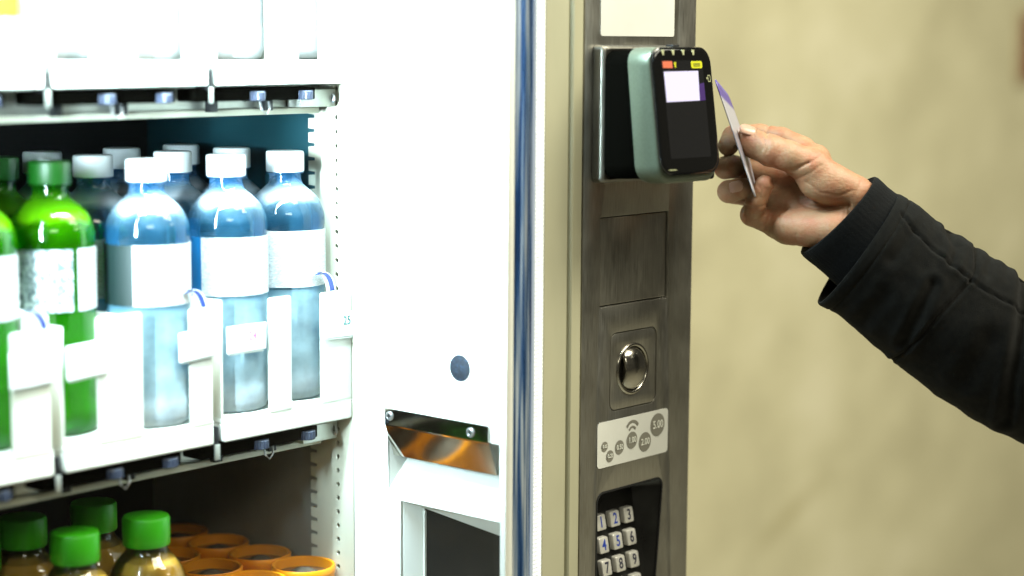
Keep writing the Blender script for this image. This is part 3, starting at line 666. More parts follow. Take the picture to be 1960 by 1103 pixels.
# ------------------------------------------------------------------ shelves
def gear_bm(bm, cx, cy, cz, r, h, teeth=18):
    n = teeth*2; rings = []
    for zz, s in ((-h/2, .93), (-h/2+.0008, 1), (h/2-.0008, 1), (h/2, .93)):
        rings.append([bm.verts.new((cx+r*s*(1 if i % 2 else .90)*math.cos(2*PI*i/n), cy+r*s*(1 if i % 2 else .90)*math.sin(2*PI*i/n), cz+zz)) for i in range(n)])
    for a, b in zip(rings, rings[1:]):
        for i in range(n): bm.faces.new((a[i], a[(i+1) % n], b[(i+1) % n], b[i]))
    bm.faces.new(rings[0][::-1]); bm.faces.new(rings[-1])
def shelf(zl, label, levers):
    """zl: height of the tray lips' lower edge"""
    s = thing('display_shelf', label, 'shelf', (-0.35, 0.2, zl), 'shelves in the lit cabinet')
    box('shelf_plate', -0.95, -0.0856, 0.205, 0.42, zl-.0165, zl+.0010, M['rail'], s)
    box('front_rail', -0.95, -0.092, 0.2000, 0.2045, zl-.0235, zl-.0005, M['rail'], s, 0.0008)
    box('rail_flange', -0.95, -0.092, 0.1965, 0.1998, zl-.0240, zl-.0190, M['post'], s, 0.0008)
    box('rail_bracket', -0.1240, -0.0862, 0.1838, 0.1998, zl-.0185, zl-.0045, M['rail'], s, 0.001)
    cross_screw('rail_bolt', (-0.0893, 0.1850, zl-.0118), .0046, 'X', s)
    for x0, x1 in levers:
        box('release_lever', x0, x1, .1740, .1955, zl-.0120, zl-.0022, M['matte_black'], s, 0.0012)
        for kx in (x0+(x1-x0)*.50, x1-.011):
            bm = bmesh.new(); gear_bm(bm, kx, .1762, zl-.0085, .0078, .0072)
            k = bm_obj('thumb_wheel', bm, M['knob'], s)
        bm = bmesh.new(); x = x0+(x1-x0)*.60
        tube(bm, [(x-.004, .180, zl-.012), (x-.004, .178, zl-.019), (x, .1775, zl-.0225), (x+.004, .178, zl-.019), (x+.005, .180, zl-.013)], .0009)
        bm_obj('wire_hook', bm, M['screw'], s, True)
        for xx in (x0+(x1-x0)*.26, x0+(x1-x0)*.72):
            box('catch', xx-.004, xx+.004, .190, .1962, zl-.0205, zl-.0125, M['black_plastic'], s, 0.0006)
    return s
L3 = [(-.378, -.255), (-.237, -.117), (-.52, -.40)]
shelf(0.9990, 'middle shelf rail below the water and green bottles with black levers', L3)
shelf(1.2672, 'upper shelf rail above the bottle caps with black levers', L3)
shelf(0.7700, 'bottom shelf under the juice bottles and orange cups', [])

def tray(x0, x1, zl, label, uprights, walls, group='white trays on the shelves', lip=0.0095):
    t = thing('product_tray', label, 'tray', ((x0+x1)/2, 0.2, zl), group)
    fl = zl+lip+.0085
    bm = bmesh.new(); box_bm(bm, x0, x1, .1685, .418, fl-.0035, fl)
    box_bm(bm, x0, x1, .1765, .418, zl+.0015, fl-.0042)
    bm_obj('tray_floor', bm, M['white_plastic'], t)
    P = rrect(x0, zl, x1, fl-.0036, .0016, 3)
    plate('front_lip', P, [], .1680, .008, 'Y', M['white_plastic'], t, bev=0.0012)
    for (a, b, z) in uprights:
        plate('upright', rrect(a, fl-.002, b, z,   .0022, 4), [], .1680, .0026, 'Y', M['upright'], t, bev=0.0007)
    for (x, h) in walls:
        box('lane_wall', x-.0008, x+.0008, .1712, .416, fl, fl+h, M['white_plastic'], t, 0.0004)
    return t
def price_tag(t, x0, x1, z0, z1, skew, texts, y=.1655):
    P = [(x0, z0+.0), (x1, z0+skew), (x1, z1+skew), (x0, z1)]
    g = plate('price_tag', P, [], y, .0016, 'Y', M['price'], t, bev=0.0004)
    plate('tag_edge', [(x0+.002, z0-.0014), (x1-.003, z0-.0014+skew), (x1-.003, z0-.0004+skew), (x0+.002, z0-.0004)], [], y+.0003, .0014, 'Y', M['rail'], g)
    for s, a, b, size, ink in texts:
        text('price_text', s, size, a, b, y-.0002, 'Y', M[ink], g, 0.85, bold=0.00005)
    return g
def clip(t, x, z, y=.1700):
    for nm, w, mat, dy in (('tag_clip', .0042, 'clip_white', .0), ('clip_core', .0020, 'clip_blue', -.0011)):
        V, F = [], []
        for i in range(11):
            a = PI*0.02+PI*0.62*i/10
            px, pz = x-.010+.012*math.cos(a)*1.0, z-.004+.0165*math.sin(a)
            for sx in (-w, w): V += [(px+sx, y+dy, pz), (px+sx, y+.0016+dy, pz)]
        for i in range(10):
            k = i*4
            for q in ((0, 1, 5, 4), (2, 6, 7, 3), (0, 4, 6, 2), (1, 3, 7, 5)): F.append(tuple(k+j for j in q))
        F += [(0, 2, 3, 1), (40, 41, 43, 42)]
        mesh(nm, V, F, M[mat], t, True)
ZL = 0.9988
t1 = tray(-.5050, -.3720, ZL, 'white tray on the middle shelf at the left edge, green bottle on it', [(-.4045, -.3735, 1.1020)], [(-.4400, .062), (-.3730, .095)])
price_tag(t1, -.4072, -.3700, 1.0640, 1.0895, .002, []); clip(t1, -.378, 1.1035)
t2 = tray(-.3620, -.2285, ZL, 'white tray on the middle shelf holding one green and one water bottle in front', [(-.3333, -.2937, 1.1060), (-.2500, -.2290, 1.1035)], [(-.2957, .085), (-.3612, .085), (-.2294, .085)])
price_tag(t2, -.3609, -.3251, 1.0645, 1.0885, .002, []); price_tag(t2, -.2616, -.2264, 1.0655, 1.0870, .002, []); clip(t2, -.2375, 1.1050)
t3 = tray(-.2180, -.0848, ZL, 'white tray on the middle shelf numbered 24 and 25 beside the white wall', [(-.1724, -.1494, 1.1045), (-.1179, -.0852, 1.1035)], [(-.2172, .090), (-.1512, .070)])
price_tag(t3, -.2160, -.1777, 1.0665, 1.0868, .0, [('24', -.1915, 1.0778, .0095, 'ink_red'), ('CHF', -.2065, 1.0822, .0040, 'ink_grey'), ('3.00', -.2045, 1.0745, .0062, 'ink_grey')])
price_tag(t3, -.1160, -.0825, 1.0672, 1.0870, -.001, [('25', -.0925, 1.0792, .0100, 'ink_green'), ('CHF', -.1085, 1.0825, .0046, 'ink_grey'), ('3.00', -.1065, 1.0755, .0068, 'ink_grey')])
clip(t3, -.1010, 1.1060, .1760)
ZU = 1.2672
u1 = tray(-.5050, -.3725, ZU, 'white tray on the upper shelf holding the orange carton at the left edge', [(-.3812, -.3735, 1.3700)], [(-.4400, .062), (-.3730, .095)], lip=.010)
u2 = tray(-.3625, -.2290, ZU, 'white tray in the middle of the upper shelf over the white capped bottles', [(-.3333, -.2937, 1.3750), (-.2520, -.2298, 1.3720)], [(-.2957, .085), (-.3617, .085), (-.2298, .085)], lip=.010)
u3 = tray(-.2195, -.0848, ZU, 'white tray on the upper shelf at the right, beside the white wall', [(-.1724, -.1394, 1.3730), (-.1179, -.0852, 1.3720)], [(-.2187, .090), (-.1512, .070)], lip=.010)
for x0, x1, zz in ((-.3718, -.3640, ZU), (-.2284, -.2206, ZU), (-.3712, -.3630, ZL), (-.2278, -.2190, ZL)):
    h = thing('tray_hinge', {(-.3718): 'black hinge block in the left gap between upper trays', (-.2284): 'black hinge block in the right gap between upper trays',
               (-.3712): 'black hinge block in the left gap between middle shelf trays', (-.2278): 'black hinge block in the right gap between middle shelf trays'}[x0], 'hinge', (x0, .175, zz), 'hinge blocks between trays')
    box('hinge_block', x0+.001, x1-.001, .1720, .186, zz-.0040, zz+.0120, M['black_plastic'], h, 0.001)
    box('hinge_leaf', x0+.002, x1-.002, .1700, .1716, zz-.0130, zz-.001, M['rail'], h, 0.0004)

# ------------------------------------------------------------------ bottles
def bottle(label, cat_mats, loc, group, angles=(), H=0.197, cap_r=0.0152, seed=0):
    pet, liq, cap, lab = cat_mats
    b = thing('bottle', label, 'bottle', loc, group)
    s = H/0.197
    prof = [(.0250, 0.0), (.0292, .0025), (.0312, .008), (.0314, .020), (.0306, .026), (.0314, .032), (.0306, .044), (.0314, .056), (.0308, .066), (.0308, .090), (.0309, .092), (.0309, .136),
            (.0314, .139), (.0314, .144), (.0310, .147), (.0302, .150), (.0289, .1535), (.0272, .157), (.0260, .159), (.0245, .161), (.0225, .163), (.0200, .1655), (.0170, .168), (.0150, .1698), (.0135, .1715), (.0127, .175), (.0127, .1785), (.0148, .1795), (.0148, .1810), (.0125, .1815), (.0125, .190)]
    prof = [(r, z*s) for r, z in prof]
    bo = lathe('body', prof, pet, b, 44, loc)
    fill = 0.160*s
    lp = [(r-.0009, z+.0008) for r, z in prof if z < fill-.002]
    rf = np.interp(fill, [p[1] for p in prof], [p[0] for p in prof])-.0009
    lp[0] = (lp[0][0], lp[0][1]); lp += [(rf, fill), (rf*.98, fill+.0006)]
    lathe('drink', lp, liq, b, 44, loc)
    cp_ = []
    n = 48
    V, F = [], []
    for z, r in ((.1805, .97), (.1812, 1), (.1950, 1), (.1966, .955), (.1970, .86)):
        for i in range(n):
            a = 2*PI*i/n; k = 1-(.022 if (i % 2 and r >= 1) else 0)
            V.append((loc[0]+cap_r*r*k*math.cos(a), loc[1]+cap_r*r*k*math.sin(a), loc[2]+z*s))
    for k in range(4):
        for i in range(n): F.append((k*n+i, k*n+(i+1) % n, (k+1)*n+(i+1) % n, (k+1)*n+i))
    F += [tuple(range(n-1, -1, -1)), tuple(4*n+i for i in range(n))]
    mesh('cap', V, F, cap, b, True)
    lz0, lz1 = .0910*s, .1355*s
    for a0, a1, m in angles:
        arc_band('label', .0317, lz0, lz1, R(a0), R(a1), m, b, loc)
    return b
water = (M['pet_lit_haze'], M['water'], M['cap_white'], M['label_white'])
green = (M['pet_green_lit_haze'], M['green_drink'], M['cap_green'], M['label_silver'])
FZ = ZL+.0095+.0085
# bearing of the camera from the bottles is about 225-232 degrees
GRW = 'water bottles on the middle shelf'; GRG = 'green bottles on the middle shelf'
w1 = bottle('water bottle with white cap and half dark, half white label, front row left', water, (-.262, .2010, FZ), GRW, [(110, 212, M['label_teal']), (212, 340, M['label_white'])])
w2 = bottle('water bottle with blue and pale label behind the tag 24, front row', water, (-.184, .2030, FZ), GRW, [(120, 192, M['label_blue']), (192, 345, M['label_white'])])
w3 = bottle('front water bottle with wide pale label nearest the slotted post, above tag 25', water, (-.117, .2100, FZ), GRW, [(150, 350, M['label_white'])])
g1 = bottle('green bottle with speckled silver label, whole in view at the left', green, (-.329, .2260, FZ), GRG, [(150, 178, M['label_teal']), (180, 262, M['label_silver']), (270, 320, M['label_white'])])
dup(w1, (-.262, .2650, FZ), 'white capped water bottle right behind the front left water bottle')
dup(w1, (-.262, .3300, FZ), 'third water bottle back in the left water lane, dim blue cap')
dup(w2, (-.184, .2670, FZ), 'second water bottle back in the lane of tag 24')
dup(w2, (-.184, .3320, FZ), 'third water bottle back in the lane of tag 24')
dup(w3, (-.117, .2745, FZ), 'second water bottle back in the lane beside the slotted post')
dup(w3, (-.117, .3390, FZ), 'third water bottle back in the lane beside the slotted post')
dup(g1, (-.329, .2905, FZ), 'green capped bottle right behind the whole green bottle')
dup(g1, (-.329, .3550, FZ), 'last green capped bottle deep behind the whole green bottle')
dup(g1, (-.400, .2200, FZ), 'green bottle cut off by the left edge, behind the left price tag')
dup(g1, (-.400, .2850, FZ), 'green bottle in the second row at the left edge')
# upper shelf: pale bottles and one carton
FU = ZU+.010+.0085
GRU = 'pale bottles on the upper shelf'
pale = (M['pet_white'], M['milk'], M['cap_white'], M['label_white'])
p1 = bottle('pale bottle at the far right of the upper shelf beside the white wall', pale, (-.117, .2100, FU), GRU, [(150, 350, M['label_white'])])
dup(p1, (-.184, .2050, FU), 'pale bottle second from the right on the upper shelf')
dup(p1, (-.262, .2050, FU), 'pale bottle third from the right on the upper shelf')
dup(p1, (-.329, .2150, FU), 'pale bottle next to the orange carton on the upper shelf')
c = thing('carton', 'orange and cream carton at the top left corner of the upper shelf', 'carton', (-.402, .20, FU))
box('carton_top', -.432, -.3830, .1795, .225, 1.3155, 1.43, M['pack_orange'], c, 0.002)
box('carton_band', -.4323, -.3827, .1792, .2253, 1.3030, 1.3150, M['pack_cream'], c, 0.001)
box('carton_foot', -.4318, -.3832, .1797, .2248, FU, 1.3025, M['milk'], c, 0.001)
# bottom shelf: juice bottles and orange cups
def juice(label, loc):
    b = thing('juice_bottle', label, 'bottle', loc, 'golden juice bottles on the bottom shelf')
    prof = [(.026, 0), (.030, .004), (.031, .02), (.031, .105), (.0308, .118), (.0292, .128), (.0262, .136), (.0222, .142), (.0180, .1465), (.0158, .1500), (.0152, .157), (.0152, .170)]
    lathe('body', prof, M['pet_amber'], b, 40, loc)
    lp = [(r-.0009, z+.0007) for r, z in prof[:8]]+[(.0205, .1428)]
    lathe('juice', lp, M['juice'], b, 40, loc)
    V, F = lathe_vf([(.0172, .1535), (.0178, .1545), (.0178, .1735), (.0168, .1755), (.0150, .1758)], 48, *loc)
    mesh('cap', V, F, M['cap_lime'], b, True)
    return b
FB = .7700+.018
J0 = juice('golden juice bottle with bright green cap, second lane from the left, nearest the front', (-.3290, .2060, FB-.019))
dup(J0, (-.2640, .2060, FB-.019), 'golden juice bottle with green cap beside the orange cups')
dup(J0, (-.3290, .2710, FB-.019), 'green capped juice bottle in the second row at the left')
dup(J0, (-.2640, .2710, FB-.019), 'dim green capped juice bottle in the second row under the shelf rail')
dup(J0, (-.3940, .2360, FB-.019), 'green capped juice bottle at the lower left corner')
def cup(label, loc):
    b = thing('orange_cup', label, 'cup', loc, 'orange cups on the bottom shelf')
    lathe('shell', [(.021, 0), (.0225, .002), (.0254, .092), (.0262, .0935), (.0262, .0985), (.0254, .0997), (.0236, .0990), (.0230, .0935), (.0228, .0905)], M['orange'], b, 48, loc)
    V, F = lathe_vf([(.0229, .0915), (.020, .0918), (.012, .0935), (.005, .0965), (.0005, .0972)], 40, *loc)
    mesh('lid', V, F, M['cup_lid'], b, True)
    return b
C0 = cup('orange cup at the front right of the bottom shelf, beside the post', (-.1090, .2010, .777))
dup(C0, (-.1090, .2545, .777), 'second orange cup back in the lane beside the post')
dup(C0, (-.1090, .3080, .777), 'third orange cup back in the lane beside the post')
dup(C0, (-.1090, .3615, .777), 'rearmost orange cup in the lane beside the post')
dup(C0, (-.1650, .1975, .777), 'front orange cup in the lane next to the juice bottles')
dup(C0, (-.1650, .2510, .777), 'second orange cup back, right behind the front cup next to the juice')
dup(C0, (-.1650, .3045, .777), 'third orange cup back next to the juice bottles')
box_t = tray(-.43, -.0848, .7700, 'long tray under the juice bottles and orange cups', [], [], lip=.0005)

# ------------------------------------------------------------------ person: right hand, knitted cuff, jacket sleeve
HO, HX, HY, HZ = [Vector(v) for v in ((0.14810, -0.08649, 1.18187), (0.54951, -0.83533, 0.01643), (0.05419, 0.05525, 0.99700), (-0.83373, -0.54697, 0.07563))]
MMPX = 0.4216
def hp(x, y, z=0.0):
    """arm drawing plane (pixels of the measured drawing, z in mm towards the viewer side) -> metres"""
    return HO+HX*((x-1500)*MMPX*.001)+HY*((370-y)*MMPX*.001)+HZ*(z*.001)
def mm(x, y, z): return np.array(((x-1500)*MMPX, (370-y)*MMPX, z))
def surface_nets(Fd, o, h):
    nx, ny, nz = Fd.shape; ins = Fd < 0
    c = np.zeros((nx-1, ny-1, nz-1), np.int8)
    for i in (0, 1):
        for j in (0, 1):
            for k in (0, 1): c += ins[i:nx-1+i, j:ny-1+j, k:nz-1+k]
    act = (c > 0) & (c < 8); idx = -np.ones(act.shape, np.int32); A = np.argwhere(act); idx[act] = np.arange(len(A))
    P = np.zeros((len(A), 3)); cnt = np.zeros(len(A))
    cor = [(i, j, k) for i in (0, 1) for j in (0, 1) for k in (0, 1)]
    val = {q: Fd[A[:, 0]+q[0], A[:, 1]+q[1], A[:, 2]+q[2]] for q in cor}
    for a in cor:
        for ax in range(3):
            if a[ax]: continue
            b = list(a); b[ax] = 1; b = tuple(b)
            va, vb = val[a], val[b]; m = (va < 0) != (vb < 0); t = np.where(m, va/(va-vb+1e-12), 0)
            q = np.tile(np.array(a, float), (len(A), 1)); q[:, ax] += t
            P[m] += q[m]; cnt[m] += 1
    P = (A+P/cnt[:, None])*h+o
    Fq = []
    for ax in range(3):
        sl = [slice(1, -1)]*3; sl2 = [slice(1, -1)]*3
        sl[ax] = slice(0, -1); sl2[ax] = slice(1, None)
        f0 = ins[tuple(sl)]; f1 = ins[tuple(sl2)]
        E = np.argwhere(f0 != f1); flip = f0[tuple(E.T)]
        off = [1, 1, 1]; off[ax] = 0; E = E+np.array(off)
        u, v = [(1, 2), (2, 0), (0, 1)][ax]
        def g(du, dv):
            q = E.copy(); q[:, u] -= du; q[:, v] -= dv; return idx[q[:, 0], q[:, 1], q[:, 2]]
        q = np.stack([g(1, 1), g(0, 1), g(0, 0), g(1, 0)], 1); q[~flip] = q[~flip][:, ::-1]
        Fq.append(q)
    return P, np.concatenate(Fq)
h = 0.9
lo = np.array([-66, -60, -62.]); hi = np.array([112, 66, 44.])
gx, gy, gz = [np.arange(lo[i], hi[i], h, dtype=np.float32) for i in range(3)]
GX, GY, GZ = np.meshgrid(gx, gy, gz, indexing='ij')
def cone(a, b, ra, rb):
    a = np.array(a, np.float32); b = np.array(b, np.float32); d = b-a; L2 = float(d@d)
    t = np.clip(((GX-a[0])*d[0]+(GY-a[1])*d[1]+(GZ-a[2])*d[2])/L2, 0, 1)
    return np.sqrt((GX-a[0]-t*d[0])**2+(GY-a[1]-t*d[1])**2+(GZ-a[2]-t*d[2])**2)-(ra+(rb-ra)*t)
def ball(c, r, s=(1, 1, 1)):
    return (np.sqrt(((GX-c[0])/s[0])**2+((GY-c[1])/s[1])**2+((GZ-c[2])/s[2])**2)-r)*min(s)
def smin(a, b, k):
    q = np.clip(.5+.5*(b-a)/k, 0, 1); return b*(1-q)+a*q-k*q*(1-q)
def chain(pts, k=2.0):
    f = None
    for (p, ra), (q, rb) in zip(pts, pts[1:]):
        c = cone(mm(*p), mm(*q), ra, rb); f = c if f is None else smin(f, c, k)
    return f
# forearm and wrist
D = smin(cone(mm(1647, 385, -14), mm(1760, 458, -24), 15.0, 17.5), cone(mm(1613, 434, -12), mm(1722, 508, -22), 14.5, 17.5), 14)
# palm: metacarpals from the wrist to the knuckles
for a, b, ra, rb in (((1640, 385, -16), (1526, 292, -31), 12.5, 10.0), ((1630, 400, -16), (1492, 338, -31), 12.5, 10.5), ((1620, 418, -14), (1484, 384, -25), 12.5, 10.5), ((1608, 432, -10), (1486, 428, -17), 13.5, 12.0)):
    D = smin(D, cone(mm(*a), mm(*b), ra, rb), 9)
D = smin(D, cone(mm(1587, 441, -3), mm(1508, 437, -6), 15.0, 13.2), 8)          # hypothenar
D = smin(D, cone(mm(1628, 372, -8), mm(1548, 322, 0), 16.0, 14.0), 7)           # thumb metacarpal, thenar
D = smin(D, ball(mm(1575, 355, 3), 14.0, (1.35, .95, .8)), 7)
TH = chain([((1552, 320, 0), 14.0), ((1508, 301, 5), 12.4), ((1476, 290, 5), 12.4), ((1433, 269, -2), 10.2)], 3)
TH = smin(TH, ball(mm(1450, 283, 1), 10.4, (1.25, .9, .95)), 4)                  # thumb pad
D = smin(D, TH, 4)
D = smin(D, cone(mm(1560, 305, -14), mm(1530, 290, -28), 12, 10.5), 8)          # web to the index
IX = chain([((1534, 286, -28), 10.6), ((1495, 266, -31), 9.6), ((1452, 258, -34), 9.2), ((1403, 261, -26), 8.9), ((1394, 279, -15), 8.4)], 2)
MI = chain([((1492, 338, -30), 9.8), ((1399, 318, -34), 9.3), ((1388, 321, -20), 9.0), ((1407, 320, -10), 9.0)], 2)
RI = chain([((1484, 384, -24), 9.6), ((1404, 368, -24), 9.2), ((1396, 367, -9), 9.0), ((1421, 361, 3), 8.7)], 2)
PI_ = chain([((1482, 428, -15), 10.2), ((1440, 411, -9), 9.2), ((1448, 388, 3), 8.3), ((1464, 354, 5), 7.6)], 2)
D = smin(D, IX, 4)
for f in (MI, RI, PI_): D = smin(D, f, 1.6)
# creases: grooves along drawn lines on the viewer side
def groove(D, pts, width, depth, z0=-12):
    best = None; P = [mm(x, y, 0)[:2] for x, y in pts]
    g2x, g2y = np.meshgrid(gx, gy, indexing='ij')
    for a, b in zip(P, P[1:]):
        d = b-a; t = np.clip(((g2x-a[0])*d[0]+(g2y-a[1])*d[1])/(d@d), 0, 1)
        q = (g2x-a[0]-t*d[0])**2+(g2y-a[1]-t*d[1])**2; best = q if best is None else np.minimum(best, q)
    w = depth*np.exp(-best/width**2)
    return D+w[:, :, None]*np.clip((GZ-z0)/6, 0, 1)
def zoomxy(L): return [(1340+x/3.063, 140+y/3.063) for x, y in L]
D = groove(D, zoomxy([(430, 640), (490, 690), (560, 745), (640, 785), (740, 795), (860, 775)]), 1.9, 2.6)      # line under the thenar
D = groove(D, zoomxy([(420, 566), (480, 582), (560, 565), (630, 532)]), 1.3, 1.3)
D = groove(D, zoomxy([(630, 532), (670, 510), (705, 488)]), 1.2, 0.6)                  # thumb lower fold
D = groove(D, zoomxy([(430, 690), (432, 760), (410, 850), (370, 925)]), 1.4, 1.5)                              # root of the little finger
D = groove(D, zoomxy([(860, 775), (870, 850), (820, 950), (770, 1010)]), 1.5, 1.5)                             # wrist crease
D = groove(D, zoomxy([(840, 800), (830, 880), (800, 960)]), 0.9, 0.6)
D = groove(D, zoomxy([(370, 390), (385, 420), (375, 455)]), 0.9, 1.0)
D = groove(D, zoomxy([(395, 400), (405, 430), (392, 470)]), 0.8, 0.7)
D = groove(D, zoomxy([(620, 640), (700, 700), (800, 720), (880, 690)]), 1.0, .5)
D = groove(D, zoomxy([(560, 940), (570, 1000), (560, 1030)]), .9, .6)
D = groove(D, zoomxy([(480, 600), (560, 625), (640, 590), (700, 545)]), .9, .5)
D = groove(D, zoomxy([(345, 660), (365, 690), (350, 730)]), .8, .8)
D = groove(D, zoomxy([(250, 770), (330, 790), (395, 770)]), .9, .7)
D = groove(D, zoomxy([(160, 520), (200, 505), (240, 520)]), .8, .5, -20)
D = groove(D, zoomxy([(905, 700), (930, 640), (990, 640)]), .9, .5, -30)
D = groove(D, zoomxy([(400, 310), (388, 350), (392, 385)]), 0.9, 1.2, -40)
D = groove(D, zoomxy([(330, 300), (320, 345), (318, 372)]), 0.8, 0.8, -40)
D = groove(D, zoomxy([(470, 660), (500, 740), (540, 790)]), 1.0, 0.6)
D = groove(D, zoomxy([(360, 660), (400, 690)]), 0.8, 0.5)
P, Q = surface_nets(D, lo, h)
T = Matrix((HX, HY, HZ)).transposed()
PW = np.array(HO)[None]+(P*.001)@np.array([HX, HY, HZ])
PERS = thing('person', 'right hand in a black jacket sleeve holding a bank card to the reader', 'person', tuple(hp(1660, 430, -10)))
body = mesh('body', PW, Q, M['skin'], PERS, True)
body.data.polygons.foreach_set('use_smooth', [True]*len(body.data.polygons)); 
sm = body.modifiers.new('soften', 'SMOOTH'); sm.factor = 0.5; sm.iterations = 3
# nails
def nail(name, c, n, up, w, l, th=.9):
    n = Vector(n).normalized(); up = Vector(up); up = (up-up.dot(n)*n).normalized(); s = up.cross(n)
    V, F = [], []; NU, NV = 9, 12
    for j in range(NV+1):
        v = -1+2*j/NV
        for i in range(NU+1):
            u = -1+2*i/NU
            wid = w*(1 if v < .4 else math.sqrt(max(0.0, 1-((v-.4)/.62)**2)))*(1 if v > -.7 else .85)
            p = Vector(c)+s*(u*wid)+up*(v*l)+n*(th-1.9*u*u*(w/6)-.35*v*v)
            V.append(hp(1500+p.x/MMPX, 370-p.y/MMPX, p.z))
    for j in range(NV):
        for i in range(NU): k = j*(NU+1)+i; F.append((k, k+1, k+NU+2, k+NU+1))
    o = mesh(name, V, F, M['nail'], body, True)
    md = o.modifiers.new('t', 'SOLIDIFY'); md.thickness = .0006; md.offset = -1
    return o
nail('thumbnail', mm(1431, 256, 6.2)+np.array((0.5, 3.0, 0)), (.28, .62, .72), (-.93, .35, .1), 5.4, 6.6)
nail('fingernail', mm(1411, 357, 10.6), (-.28, .22, .93), (.96, .2, .2), 4.6, 5.6)
# jacket sleeve
AXD = np.array((.817, .576)); NRM = np.array((.576, -.817)); O2 = np.array((1639., 477.))
topL = [(1714, 369), (1754, 393), (1805, 437), (1850, 462), (1866, 476), (1900, 494), (1936, 518), (1965, 541), (2060, 604), (2200, 700), (2420, 850)]
botL = [(1566, 583), (1600, 602), (1637, 630), (1672, 662), (1708, 690), (1744, 716), (1794, 759), (1855, 802), (1960, 854), (2080, 915), (2200, 985), (2400, 1105)]
def st(L):
    q = [((np.array(p)-O2)@AXD, (np.array(p)-O2)@NRM) for p in L]; return np.array([a for a, _ in q]), np.array([b for _, b in q])
ts, tt = st(topL); bs_, bt = st(botL)
def polyd(p, L):
    best = 1e9
    for a, b in zip(L, L[1:]):
        ax, ay = a; dx, dy = b[0]-ax, b[1]-ay; t = max(0, min(1, ((p[0]-ax)*dx+(p[1]-ay)*dy)/(dx*dx+dy*dy)))
        q = math.hypot(p[0]-ax-t*dx, p[1]-ay-t*dy); best = min(best, q)
    return best
seams = [([(1703, 694), (1735, 662), (1790, 592), (1845, 534)], 3.2, 2.0), ([(1845, 534), (1855, 513), (1860, 473)], 3.2, 1.8),
         ([(1718, 409), (1731, 427), (1774, 473), (1815, 508), (1845, 531)], 2.6, 1.3), ([(1850, 536), (1886, 559), (1942, 589), (1990, 610)], 2.6, 1.2)]
folds = [([(1775, 540), (1750, 590), (1726, 650)], 10, 3.2), ([(1955, 525), (1938, 625), (1924, 720), (1920, 800)], 11, 4.2), ([(1812, 440), (1822, 470), (1812, 498)], 9, 3.0),
         ([(1740, 440), (1700, 490)], 12, 1.6), ([(1880, 640), (1840, 720)], 18, 2.6), ([(1900, 480), (1880, 520)], 10, 2.0), ([(1690, 560), (1650, 610)], 14, 1.6)]
def sleeve_point(s, th, inset=0.0):
    a0 = np.interp(s, ts, tt); b0 = np.interp(s, bs_, bt); c = (a0+b0)/2; a = (a0-b0)/2
    ap = a*MMPX; dp = ap*0.84
    q = O2+AXD*s+NRM*(c+(a-inset/MMPX)*math.cos(th))
    z = -14-s*.075+(dp-inset)*math.sin(th)
    q = q+AXD*(math.sin(th)*9)                                   # the opening is turned a little to the viewer
    return q, z
NS, NT = 264, 200
V, F = [], []
cnt = 0
for i in range(NS+1):
    s = 780*(i/NS)
    for j in range(NT):
        th = 2*PI*j/NT
        q, z = sleeve_point(s, th)
        dsp = 0.0
        w3 = Vector((q[0]*.012, q[1]*.012, z*.03))
        dsp += 1.5*mnoise.noise(w3)+0.7*mnoise.noise(w3*2.7)+.18*mnoise.noise(w3*9)
        dsp *= min(1, s/40)
        if math.sin(th) > -.1:
            for L, wd, dpth in seams:
                dd = polyd(q, L)
                if dd < wd*7: dsp -= dpth*math.exp(-(dd/wd)**2)-.55*math.exp(-((dd-wd*2.6)/(wd*1.6))**2)
            for L, wd, dpth in folds:
                dd = polyd(q, L)
                if dd < wd*4: dsp -= .75*dpth*math.exp(-(dd/wd)**2)-.42*dpth*math.exp(-((dd-wd*1.9)/wd)**2)
        dsp -= .8*math.exp(-((s-24)/2.2)**2)                      # hem stitching
        dsp -= 1.0*math.exp(-(s/3.0)**2)
        q2, z2 = sleeve_point(s, th, -dsp)
        V.append(hp(q2[0], q2[1], z2))
for i in range(NS):
    for j in range(NT): F.append((i*NT+j, i*NT+(j+1) % NT, (i+1)*NT+(j+1) % NT, (i+1)*NT+j))
base = len(V)
for k, (s, ins) in enumerate(((-.5, 2.2), (12, 3.4), (110, 5.5))):       # turned hem and lining
    for j in range(NT):
        q, z = sleeve_point(s, 2*PI*j/NT, ins); V.append(hp(q[0], q[1], z))
for j in range(NT): F.append((j, base+j, base+(j+1) % NT, (j+1) % NT))
for k in range(2):
    for j in range(NT): F.append((base+k*NT+j, base+(k+1)*NT+j, base+(k+1)*NT+(j+1) % NT, base+k*NT+(j+1) % NT))
mesh('jacket_sleeve', V, F, M['cloth'], PERS, True)
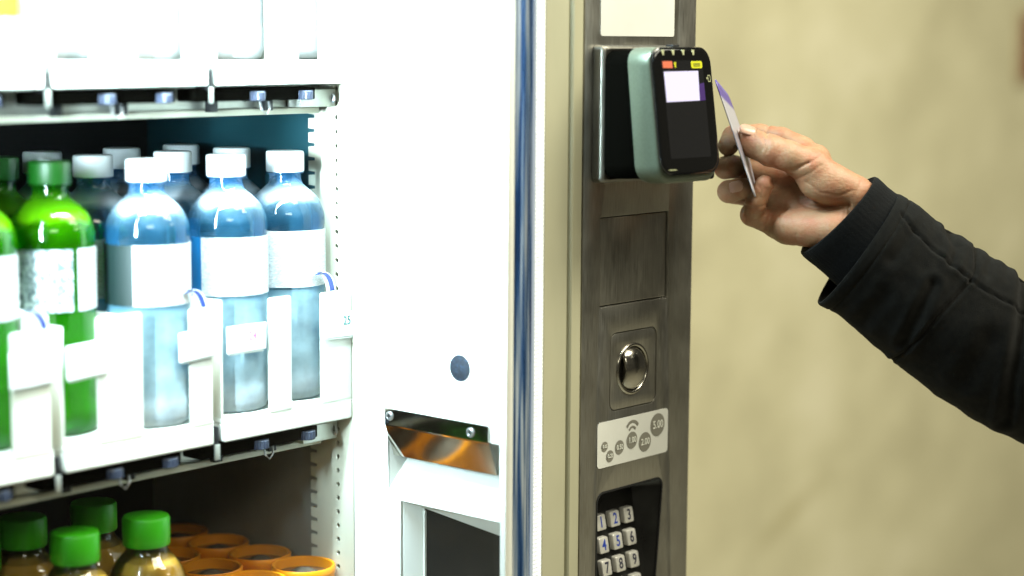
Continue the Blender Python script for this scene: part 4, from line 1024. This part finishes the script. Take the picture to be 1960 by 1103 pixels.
# knitted cuff
V, F = [], []
c0 = np.array((1603., 412.)); a0 = np.array((.745, .667)); n0 = np.array((.69, -.725))
rows = []
NT2 = 240
for i, (s, ha, add) in enumerate(((36, 76, 0), (10, 86, 0), (1, 91, .2), (-2, 95, .6), (0, 98, 1.0), (6, 99.5, 1.1), (18, 100, .9), (34, 100, .5), (55, 101, .3), (80, 104, .2), (110, 106, 0), (150, 106, 0))):
    for j in range(NT2):
        th = 2*PI*j/NT2; rib = .10*math.cos(60*th) if i > 2 else 0
        u = min(1, s/120) if s > 0 else 0
        c = c0+(a0*(1-u*.5)+AXD*u*.5)*s; n_ = n0*(1-u)+NRM*u
        r_ = ha+(add+rib)/MMPX
        q = c+n_*r_*math.cos(th)+a0*(math.sin(th)*12)
        V.append(hp(q[0], q[1], -13-s*.06+(ha*MMPX*.82+add+rib)*math.sin(th)))
for i in range(11):
    for j in range(NT2): F.append((i*NT2+j, i*NT2+(j+1) % NT2, (i+1)*NT2+(j+1) % NT2, (i+1)*NT2+j))
mesh('knit_cuff', V, F, M['knit'], PERS, True)

# ------------------------------------------------------------------ bank card, slightly flexed in the grip
near = [(1371, 157, 28), (1447, 377, 27)]; far = [(1393, 182, -20), (1450, 375, -22)]
V, F = [], []; NA, NB = 24, 10
def card_pt(u, v):                                                   # u along the long edge, v from near to far edge
    p = [near[0][k]*(1-u)+near[1][k]*u for k in range(3)]; q = [far[0][k]*(1-u)+far[1][k]*u for k in range(3)]
    bow = 5.0*math.sin(PI*u)*v
    return Vector((p[0]*(1-v)+q[0]*v+bow, p[1]*(1-v)+q[1]*v-bow*.2, p[2]*(1-v)+q[2]*v))
for i in range(NA+1):
    u = i/NA; e = min(u, 1-u)*86; cut = 0.0
    if e < 3.2: cut = (3.2-math.sqrt(max(0, 3.2**2-(3.2-e)**2)))/54
    for j in range(NB+1):
        v = cut+(1-2*cut)*j/NB
        V.append(hp(*card_pt(u, v)))
for i in range(NA):
    for j in range(NB): k = i*(NB+1)+j; F.append((k, k+1, k+NB+2, k+NB+1))
cc = hp(1420, 270, 4)
CARD = thing('bank_card', 'pale bank card with a violet end pinched between thumb and fingers', 'card', tuple(cc))
cb = mesh('card_body', V, F, M['card'], CARD, True)
md = cb.modifiers.new('t', 'SOLIDIFY'); md.thickness = 0.0010; md.offset = 0
uv = cb.data.uv_layers.new(name='uv')
for lp_ in cb.data.loops:
    vi = lp_.vertex_index; uv.data[lp_.index].uv = ((vi // (NB+1))/NA, (vi % (NB+1))/NB)
